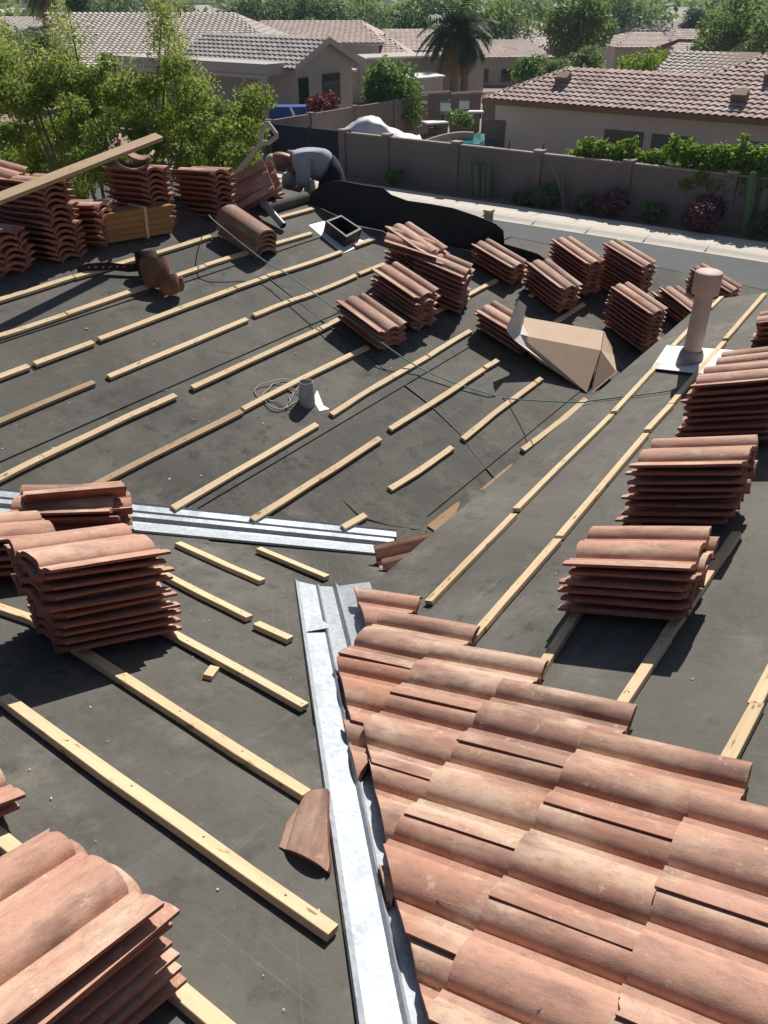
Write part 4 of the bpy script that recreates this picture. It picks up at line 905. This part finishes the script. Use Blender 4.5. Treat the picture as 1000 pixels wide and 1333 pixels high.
# right neighbour
z0, z1 = 2.3, 3.45
t = thing('house', 'beige stucco house with red tiled hip roof behind the long wall', 'house', (39, 8, -.6))
EL, EM, ER = (35, 19.7, z0), (35, 10.8, z0), (35, -4, z0); RL, RM, RR_ = (37.8, 16.9, z1), (37.8, 10.8, z1), (37.8, -4, z1); TM, TR = (42.2, 6.4, 5.25), (42.2, -4, 5.25)
BL, BM = (40.6, 19.7, z0), (40.6, 10.8, z0)
build_roof(t, [(EL, EM, RM, RL), (EM, ER, RR_, RM), (RM, RR_, TR, TM), (BL, EL, RL), (BM, BL, RL, RM), ((46.6, 10.8, z1), RM, TM)], 'roof_red', .31, [(EL, RL), (RL, RM), (RM, TM), (TM, TR), (BL, RL)])
wall_ring(t, [(35.5, 19.2, z0 - .02), (35.5, -4, z0 - .02), (46, -4, z0 - .02), (46, 10.4, z0 - .02), (40.3, 10.4, z0 - .02), (40.3, 19.2, z0 - .02)], -.6)
MB().box((35.02, 7.8, z0 - .1), (.05, 23.7, .22)).obj('fascia', M['trimd'], t); MB().box((35.27, 7.8, z0 - .2), (.44, 23.6, .03)).obj('soffit', M['trimd'], t)
for u0, u1, va, vb in ((633, 656, 155, 192), (788, 835, 168, 196), (850, 900, 174, 200), (976, 1010, 184, 208)):
    a, b = at(u0, va, 35.5), at(u1, vb, 35.5); window(t, a, b, 0, 1, min(b.z, a.z - .8), a.z, (-1, 0, 0), 'shutter', 'trim')
for y, x in ((16.6, 36.6), (9.0, 36.1), (8.3, 37.6)):
    zz = z0 + (x - 35) * .411; vn = MB().box((x, y, zz + .18), (.5, .55, .3), Matrix.Rotation(-.39, 3, 'Y')); vn.obj('roof_vent', M['trimd'], t)
# house behind it on the right
t = thing('house', 'pale tan roofed house half hidden behind the right neighbour', 'house', (50, 17, -.8))
a, b, c, d = pd(838, 110, 47), pd(1010, 118, 47), pd(990, 68, 51), pd(878, 66, 51)
build_roof(t, [(a, b, c, d)], 'roof_tan', .36, [(d, c), (a, d)])
bk = (c - a) * 1; bk.z = 0; wall_ring(t, [(a.x + .4, a.y, a.z), (b.x + .4, b.y, b.z), (b.x + 7, b.y + 4, b.z), (a.x + 7, a.y + 4, a.z)], -1.0)
def far_house(label, el, er, d1, rl, rr_, d2, mt, wallm='stucco', wins=(), pw=.4, gable=False, chimney=None):
    A_, B_, C_, D_ = pd(*el, d1), pd(*er, d1), pd(*rr_, d2), pd(*rl, d2); B_.z = A_.z; C_.z = D_.z
    ax_ = (B_ - A_).normalized(); pv = (D_ + C_) / 2 - (A_ + B_) / 2; pv -= ax_ * pv.dot(ax_); pv.z = 0
    BA, BB = A_ + pv * 2, B_ + pv * 2; g = min(A_.z - 2.4, ground_z(A_.x, A_.y)); t = thing('house', label, 'house', ((A_ + BB) / 2).to_2d().to_3d() + Vector((0, 0, g)), 0, 'houses across the neighbourhood')
    build_roof(t, [(A_, B_, C_, D_), (BB, BA, D_, C_), (BA, A_, D_), (B_, BB, C_)], mt, pw, [(D_, C_), (A_, D_), (B_, C_), (BA, D_), (BB, C_)])
    i = .04; dn = Vector((0, 0, .02)); q = [A_.lerp(BB, i) - dn, B_.lerp(BA, i) - dn, BB.lerp(A_, i) - dn, BA.lerp(B_, i) - dn]; wall_ring(t, q, g, wallm)
    out = -pv.normalized()
    for f0, f1, h0, h1 in wins: window(t, q[0], q[1], f0, f1, A_.z - h1, A_.z - h0, out)
    MB().tube([A_ - dn * 3, B_ - dn * 3], .09, 4).obj('fascia', M['trim'], t); return t, q, out
# left house: main roof, gabled wing, flat patio roof
lh, q, out = far_house('grey beige house with broad tan roof behind the big tree', (90, 92), (390, 70), 53, (60, 17), (303, 8), 63, 'roof_tan', 'stucco2', pw=.36)
g0 = pd(384, 83, 46); r_ = ray(458, 77); g1 = Vector((r_.x * g0.y / r_.y, g0.y, g0.z)); bk = Vector((0, 1, 0)) * 8.5; gzz = -1.2; ap = Vector((0, 0, g0.z + (g1.x - g0.x) * .5 * .42))
mid = (g0 + g1) / 2; ap = Vector((mid.x, mid.y, ap.z))
wg = thing('house', 'small gabled wing with two dark windows facing the street', 'house', Vector((mid.x, mid.y, gzz)))
lf, rt = g0 + (g0 - g1).normalized() * .45, g1 + (g1 - g0).normalized() * .45; lf.z -= .2; rt.z -= .2; fo = -bk.normalized() * .4
build_roof(wg, [(lf + bk, lf + fo, ap + fo + Vector((0, 0, .1)), ap + bk + Vector((0, 0, .1))), (rt + fo, rt + bk, ap + bk + Vector((0, 0, .1)), ap + fo + Vector((0, 0, .1)))], 'roof_tan', .36, [(ap + fo, ap + bk)])
MB().add([Vector((g0.x, g0.y, gzz)), Vector((g1.x, g1.y, gzz)), g1, ap, g0], [(0, 1, 2, 3, 4)]).obj('wall', M['stucco2'], wg)
MB().add([Vector((g0.x, g0.y, gzz)), g0, g0 + bk, Vector((g0.x, g0.y, gzz)) + bk], [(0, 1, 2, 3)]).obj('wall', M['stucco2'], wg); MB().add([Vector((g1.x, g1.y, gzz)), g1, g1 + bk, Vector((g1.x, g1.y, gzz)) + bk], [(0, 1, 2, 3)]).obj('wall', M['stucco2'], wg)
for a, b in ((lf, ap), (ap, rt)):
    a2, b2 = a + fo * 1.03, b + fo * 1.03; MB().add([a2 + Vector((0, 0, .12)), b2 + Vector((0, 0, .12)), b2 - Vector((0, 0, .18)), a2 - Vector((0, 0, .18))], [(0, 1, 2, 3)]).obj('barge_board', M['trim'], wg)
wo = -bk.normalized(); window(wg, g0, g1, .04, .2, g0.z - 2.3, g0.z - .65, Vector((0, -1, 0)), fr='chair'); window(wg, g0, g1, .45, .76, g0.z - 2.1, g0.z - .6, Vector((0, -1, 0)), fr='chair')
pt = thing('patio_cover', 'flat white edged patio cover between the tree and gabled wing', 'patio', Vector((g0.x, g0.y, gzz)))
f1 = g0 + Vector((-1.7, .4, .05)); f0 = f1 + Vector((0, 11.5, 0)); pb = Vector((1.65, 0, 0))
MB().slab([f0, f1, f1 + pb, f0 + pb], .5).obj('roof', M['stucco2'], pt); MB().box((f0 + f1) / 2 + Vector((-.03, 0, -.56)), (.16, 11.6, .16)).obj('beam', M['trim'], pt)
for f in (.03, .5, .97): c = f1.lerp(f0, f); MB().box((c.x + .1, c.y, (c.z - .5 + gzz) / 2), (.3, .3, c.z - .5 - gzz)).obj('post', M['stucco2'], pt)
for f in (.25, .6): c = f1.lerp(f0, f); MB().box((g0.x - .04, c.y, gzz + 1.25), (.06, 1.6, 2.0)).obj('patio_door', M['glass'], pt)
far_house('pinkish roofed house directly behind the gabled wing ridge', (325, 56), (500, 54), 68, (340, 27), (470, 29), 77, 'roof_brown', pw=.42)
far_house('brown roofed house just right of the gabled wing', (440, 92), (560, 66), 66, (452, 44), (500, 40), 73, 'roof_brown', pw=.42)
far_house('brown hip roofed house left of the palm', (480, 66), (600, 58), 78, (500, 38), (560, 37), 86, 'roof_brown', pw=.45)
far_house('brown roofed house right of the palm', (600, 75), (722, 72), 80, (622, 52), (690, 50), 88, 'roof_brown', wins=((.12, .3, .9, 1.9), (.45, .7, .9, 1.9)), pw=.45)
far_house('broad tan roofed house in the middle distance', (628, 64), (785, 66), 96, (655, 28), (770, 30), 106, 'roof_tan', pw=.5)
far_house('house with brown gable roof right of the tall trees', (800, 62), (875, 74), 84, (822, 42), (862, 44), 90, 'roof_brown', wins=((.15, .4, .7, 1.6),), pw=.45)
far_house('brown roofed house left of the right edge trees', (868, 68), (955, 64), 92, (880, 38), (935, 38), 99, 'roof_brown', wins=((.2, .4, .7, 1.7), (.6, .8, .7, 1.7)), pw=.5)
far_house('far pale roofed house above the right neighbour', (800, 40), (905, 40), 130, (815, 27), (890, 27), 140, 'roof_tan', pw=.6)
far_house('distant tan roofed house at the top left corner', (-30, 45), (75, 40), 92, (-15, 22), (45, 20), 100, 'roof_tan', pw=.5)
far_house('distant roof peeping between trees above the palm', (430, 24), (540, 24), 170, (445, 14), (525, 14), 180, 'roof_tan', pw=.7)
# flat roofed annex behind the palm
t = thing('flat_annex', 'flat roofed grey annex behind the round green bush', 'annex', pd(560, 100, 58).to_2d().to_3d() + Vector((0, 0, -1.2)))
a, b = pd(478, 77, 60), pd(632, 63, 64); b.z = a.z; k = Vector((.7, .7, 0)) * 5
MB().slab([a, b, b + k, a + k], 2.6).obj('wall', M['stucco2'], t); MB().tube([a, b], .09, 4).obj('parapet', M['trim'], t)
t = thing('flat_annex', 'white edged low shed roof behind the patio chairs', 'annex', pd(560, 120, 52).to_2d().to_3d() + Vector((0, 0, -1.2)))
a, b = pd(530, 105, 52), pd(577, 98, 54); b.z = a.z; k = Vector((.7, .7, 0)) * 3; MB().slab([a, b, b + k, a + k], 1.9).obj('wall', M['stucco2'], t); MB().slab([a + Vector((-.1, -.1, .1)), b + Vector((.1, -.1, .1)), b + k + Vector((.1, .1, .1)), a + k + Vector((-.1, .1, .1))], .09).obj('roof', M['tarp'], t)
t = thing('block_wall', 'brown garden wall behind the patio chairs', 'wall', pd(600, 150, 50).to_2d().to_3d())
for i in range(3): a = pd(545 + i * 42, 122, 49 + i * 1.0); b = pd(585 + i * 42, 120, 50 + i * 1.0); b.z = a.z; MB().add([Vector((a.x, a.y, -1)), Vector((b.x, b.y, -1)), b, a], [(0, 1, 2, 3)]).obj('panel', M['wall'], t); MB().tube([a, b], .08, 4).obj('coping', M['cap'], t)
# ------------------------------------------------------------------ yard things
c = pd(487, 165, 38); cz = .1
t = thing('covered_vehicle', 'vehicle under a crumpled silver grey cover behind the wall', 'covered vehicle', (c.x, c.y, cz)); vs = []; nu, nv = 34, 20
for i in range(nu + 1):
    for j in range(nv + 1):
        x = (i / nu - .5) * 4.5; y = (j / nv - .5) * 2.0; sx = i / nu; w = max(0, 1 - abs(2 * j / nv - 1) ** 5)
        top = .95 + .75 * math.exp(-((sx - .45) / .24) ** 2) ; edge = min(1, max(0, min(sx, 1 - sx) / .05)); z = top * w ** .8 * edge ** .6 + .13 * noise.noise(Vector((x * 2.4, y * 2.6, 0))) + .05 * noise.noise(Vector((x * 6, y * 7, 2))) - .03
        p = RGT * x + FWD * (y) + Vector((0, 0, z)) + RGT * .06 * noise.noise(Vector((x * 3, y * 3, 4))); vs.append(p)
me = mesh('cover', vs, [(i * (nv + 1) + j, (i + 1) * (nv + 1) + j, (i + 1) * (nv + 1) + j + 1, i * (nv + 1) + j + 1) for i in range(nu) for j in range(nv)], M['tarp'], True); link('cover', me, t)
for sx in (-1.4, 1.4):
    for sy in (-.75, .75): MB().lathe([(.0, -.1), (.32, -.1), (.32, .1), (0, .1)], t.location + RGT * sx + FWD * sy + Vector((0, 0, .3)), 16, axis=FWD).obj('wheel', M['curb'], t)
bush('rounded bright green bush behind the covered vehicle', pd(506, 158, 46).to_2d().to_3d() + Vector((0, 0, -.7)), 2.1, 4.1, 'leaf_shrub', 9000, .24, 21)
bush('bougainvillea with deep red flowers by the gabled wing', pd(416, 142, 43).to_2d().to_3d() + Vector((0, 0, .75)), 1.0, 1.5, 'petal_red', 2600, .16, 22)
bush('low yellow green shrub on the wall beside the blue tub', pd(346, 148, 41).to_2d().to_3d() + Vector((0, 0, .6)), .5, .8, 'leaf_hedge', 700, .15, 23)
c = pd(376, 162, 42); t = thing('plastic_tub', 'bright blue plastic tub behind the side wall', 'tub', c); MB().box(c + Vector((0, 0, .35)), (1.7, 1.0, .9), Matrix.Rotation(-.9, 3, 'Z')).obj('body', M['blue'], t); MB().tube([pd(378, 140, 41), pd(383, 151, 41)], .05, 6).obj('handle', M['white'], t)
def lounge(label, u, v, d):
    c = pd(u, v, d); t = thing('patio_chair', label, 'chair', c, 0, 'white patio chairs'); R = Matrix((RGT, FWD, UPV)).transposed()
    MB().box(c + R @ Vector((.25, 0, .3)), (.95, .5, .08), R).obj('seat', M['chair'], t); MB().box(c + R @ Vector((-.25, .1, .58)), (.5, .1, .6), R @ Matrix.Rotation(-.15, 3, 'X')).obj('backrest', M['slate'], t)
    MB().box(c + R @ Vector((-.25, .03, .6)), (.5, .04, .36), R @ Matrix.Rotation(-.15, 3, 'X')).obj('cushion', M['chair'], t)
    for x in (-.5, .8):
        for y in (-.25, .25): MB().box(c + R @ Vector((x * .75, y * .8, .13)), (.05, .05, .26), R).obj('leg', M['curb'], t)
lounge('left white patio lounge chair with slate back', 586, 157, 44); lounge('right white patio lounge chair with slate back', 610, 154, 45)
c = pd(566, 168, 43); t = thing('patio_table', 'low pale patio table in front of the lounge chairs', 'table', c); MB().box(c + Vector((0, 0, .3)), (1.1, .8, .07), Matrix.Rotation(-.6, 3, 'Z')).obj('top', M['chair'], t); MB().lathe([(.06, 0), (.06, .28)], c, 8).obj('leg', M['curb'], t); MB().lathe([(.3, 0), (.3, .04), (0, .04)], c, 12).obj('base', M['curb'], t)
t = thing('retaining_wall', 'low curved garden wall beside the pool', 'wall', pd(590, 180, 41)); vs = []
for i in range(9): a = pd(545 + i * 9, 186 - 14 * math.sin(i / 8 * 1.9), 40.5); vs += [a, a - Vector((0, 0, .9))]
o = MB().add(vs, [(2 * i, 2 * i + 2, 2 * i + 3, 2 * i + 1) for i in range(8)]).obj('face', M['cap'], t); md = o.modifiers.new('t', 'SOLIDIFY'); md.thickness = .25
bush('small green bush beside the lounge chairs', pd(598, 168, 42.5), .8, .8, 'leaf_shrub', 1500, .15, 24)
c = pd(622, 184, 40); structure(MB().slab([c + Vector((-.7, -.8, 0)), c + Vector((2.2, -.8, 0)), c + Vector((2.2, 1.2, 0)), c + Vector((-.7, 1.2, 0))], .1).obj('water', M['water']))
# palms
def palm(label, u, vb, vt, d, r, seed, n=34):
    b = pd(u, vb, d); top = pd(u, vt, d); b.z = ground_z(b.x, b.y); t = thing('palm_tree', label, 'palm'); t.location = b; rr = random.Random(seed)
    m = MB(); pts = [b.lerp(top, q / 10) for q in range(11)]; m.tube(pts, [.28 + .03 * (k % 2) - .008 * k for k in range(11)], 10); m.obj('trunk', M['palmtrunk'], t)
    for dry in (0, 1):
        m = MB()
        for k in range(n if not dry else 9):
            a = rr.uniform(0, 6.28); el = rr.uniform(-.5, 1.3) if not dry else rr.uniform(-1.2, -.6); L = r * rr.uniform(.8, 1.1); pr = top.copy(); d_ = Vector((math.cos(a) * math.cos(el), math.sin(a) * math.cos(el), math.sin(el)))
            sp_ = []
            for q in range(7): sp_.append(pr.copy()); pr += d_ * L / 6; d_ = (d_ + Vector((0, 0, -.27))).normalized()
            sd = Vector((-math.sin(a), math.cos(a), 0))
            for q in range(1, 7):
                c = sp_[q]; dr = (sp_[q] - sp_[q - 1]).normalized()
                for s in (-1, 1):
                    for h in (0, .33, .66):
                        c2 = sp_[q - 1].lerp(c, h + .5); l = r * .3 * (1 - abs(q - 3.5) / 6); tip = c2 + (sd * s * .7 + dr * .7 + Vector((0, 0, -.45))) * l; m.add([c2, c2 + dr * .13, tip], [(0, 1, 2)])
        m.obj('dead_fronds' if dry else 'crown', M['frond_dry' if dry else 'frond'], t)
palm('palm tree with spiky crown in front of the flat annex', 592, 108, 40, 60, 2.5, 31, 60); palm('second slimmer palm close behind the first', 606, 108, 46, 61.5, 2.0, 32, 36)
palm('distant palm poking up at the top left corner', 55, 40, -12, 95, 2.6, 33)
# trees of the neighbourhood
TR_ = [('tall grey green tree standing between two far houses', 735, 100, -4, 74, 3.6, 'leaf_mid', 5000, .34), ('tall tree right of the grey green one', 765, 96, 2, 78, 2.6, 'leaf_mid', 3200, .34), ('yellow green hedge like tree below the tall trees', 840, 98, 66, 66, 2.4, 'leaf_hedge', 2600, .28),
       ('round dark tree left of the yellow green hedge', 690, 108, 72, 62, 1.7, 'leaf_shrub', 2400, .26), ('bushy tree left of the right neighbour roof', 715, 112, 78, 60, 1.9, 'leaf_mid', 2200, .26), ('low bush beyond the right neighbour hip', 755, 92, 68, 68, 2.2, 'leaf_mid', 2200, .28),
       ('big feathery tree at the top right corner', 965, 90, 2, 70, 4.2, 'leaf_mid', 6500, .34), ('tree at the right edge behind the tan roof', 1010, 84, 20, 64, 3.2, 'leaf_mid', 3500, .32), ('dark olive tree below the top right tree', 930, 80, 48, 74, 2.6, 'leaf_dark', 2600, .3),
       ('broad dark tree above the palm', 620, 60, 4, 105, 7.5, 'leaf_mid', 6000, .5), ('dense dark tree left of the palm crown', 545, 50, 8, 100, 5.5, 'leaf_dark', 4500, .48), ('wide dark tree behind the main tan roof', 410, 40, 2, 108, 7.0, 'leaf_dark', 5200, .5), ('dark tree above the brown roofs', 470, 40, 4, 120, 6.0, 'leaf_mid', 4200, .52), ('dark tree behind the ridge of the tan roof', 340, 30, 0, 112, 6.0, 'leaf_dark', 4200, .5),
       ('dark conifer at the top left', 112, 60, -6, 84, 2.2, 'leaf_dark', 2600, .34), ('grey green tree left of the tan roof', 25, 90, 40, 60, 3.2, 'leaf_mid', 3600, .3), ('dark tree along the skyline at top left', 170, 24, -4, 120, 7.0, 'leaf_dark', 4200, .52),
       ('shrubby tree beside the gabled wing roof', 405, 40, 24, 80, 1.2, 'leaf_shrub', 1200, .3), ('trees mass near the middle skyline', 680, 50, 8, 125, 6.5, 'leaf_mid', 4500, .55), ('round tree on the skyline right of the middle', 815, 40, 4, 135, 6.0, 'leaf_dark', 4000, .55), ('small cypress like tree near the right skyline', 905, 42, 10, 130, 3.0, 'leaf_dark', 2200, .5)]
for i, (lb, u, vb, vt, d, r, mt, n, s) in enumerate(TR_):
    b = pd(u, vb, d); tp = pd(u, vt, d); gzv = ground_z(b.x, b.y); b.z = min(gzv, b.z); tree(lb, b, tp.z - b.z, r, mt, n, s, 100 + i, 'trees across the neighbourhood', .3, squash=1.3 if 'conifer' in lb or 'cypress' in lb else 1.0)
# far mass of trees and roofs up to the hills
rr = random.Random(5); blobs = []
for k in range(900):
    d = 150 + 850 * rr.random() ** 1.1; u = rr.uniform(-250, 1250); b = pd(u, 0, d); g = ground_z(b.x, b.y); s = rr.uniform(2.2, 4.5); blobs.append((Vector((b.x, b.y, g + s * .8)), (s * 1.5, s * 1.5, s)))
stuff(link('far_trees', leaves('far_trees', blobs, 60000, 1.5, 'leaf_mid', 77, .7, .7)))['label'] = 'far mass of neighbourhood trees'
for k in range(16):
    d = rr.uniform(160, 330); u = -100 + k * 75 + rr.uniform(-20, 20); a = pd(u, 0, d); g = ground_z(a.x, a.y); w, dp = rr.uniform(12, 20), rr.uniform(9, 13); ez, rz = g + 3.0, g + 5.2; an = rr.uniform(0, 1.5)
    t = thing('house', 'tiny far house number-less under the skyline', 'house', (a.x, a.y, g), 0, 'far houses below the skyline'); R = Matrix.Rotation(an, 3, 'Z')
    o4 = [a.to_2d().to_3d() + R @ Vector((sx * w / 2, sy * dp / 2, ez)) for sx, sy in ((-1, -1), (1, -1), (1, 1), (-1, 1))]; r0, r1 = a.to_2d().to_3d() + R @ Vector((-w / 2 + dp / 2, 0, rz)), a.to_2d().to_3d() + R @ Vector((w / 2 - dp / 2, 0, rz))
    MB().add(o4 + [r0, r1], [(0, 1, 5, 4), (1, 2, 5), (2, 3, 4, 5), (3, 0, 4)]).obj('roof', M['roof_tan' if k % 2 else 'roof_brown'], t)
    wall_ring(t, [p.lerp(o4[(i + 2) % 4], .04) for i, p in enumerate(o4)], g)
    t['label'] = 'tiny far house below the skyline, ' + ['first', 'second', 'third', 'fourth', 'fifth', 'sixth', 'seventh', 'eighth', 'ninth', 'tenth', 'eleventh', 'twelfth', 'thirteenth', 'fourteenth', 'fifteenth', 'sixteenth'][k] + ' from the left'
m = MB(); vs = []; nh = 60
for i in range(nh + 1):
    a = AZ + math.radians(50) - math.radians(100) * i / nh; D = 2400; h = 10 + 12 * (noise.noise(Vector((i * .13, 3, 0))) * .5 + .5) + 4 * noise.noise(Vector((i * .55, 9, 0)))
    for r_, z in ((D - 500, -3), (D - 150, h * .6), (D, h), (D + 400, -3)): vs.append(Vector((math.cos(a) * r_, math.sin(a) * r_, z)))
m.add(vs, [(i * 4 + k, i * 4 + 4 + k, i * 4 + 5 + k, i * 4 + 1 + k) for i in range(nh) for k in range(3)]); structure(m.obj('hills', M['hill'], None, True, 80))

# ------------------------------------------------------------------ the air
hzm = bpy.data.materials.new('haze'); hzm.use_nodes = True; nt = hzm.node_tree; nt.nodes.remove(nt.nodes['Principled BSDF'])
pv_ = nt.nodes.new('ShaderNodeVolumePrincipled'); pv_.inputs['Color'].default_value = (.55, .74, 1.0, 1); pv_.inputs['Density'].default_value = .00026; pv_.inputs['Anisotropy'].default_value = .3
nt.links.new(pv_.outputs[0], nt.nodes['Material Output'].inputs['Volume'])
hzb = MB().box((1480, 700, 13.5), (3160, 4680, 37)).obj('haze', hzm); stuff(hzb)['label'] = 'thin blue haze in the air'
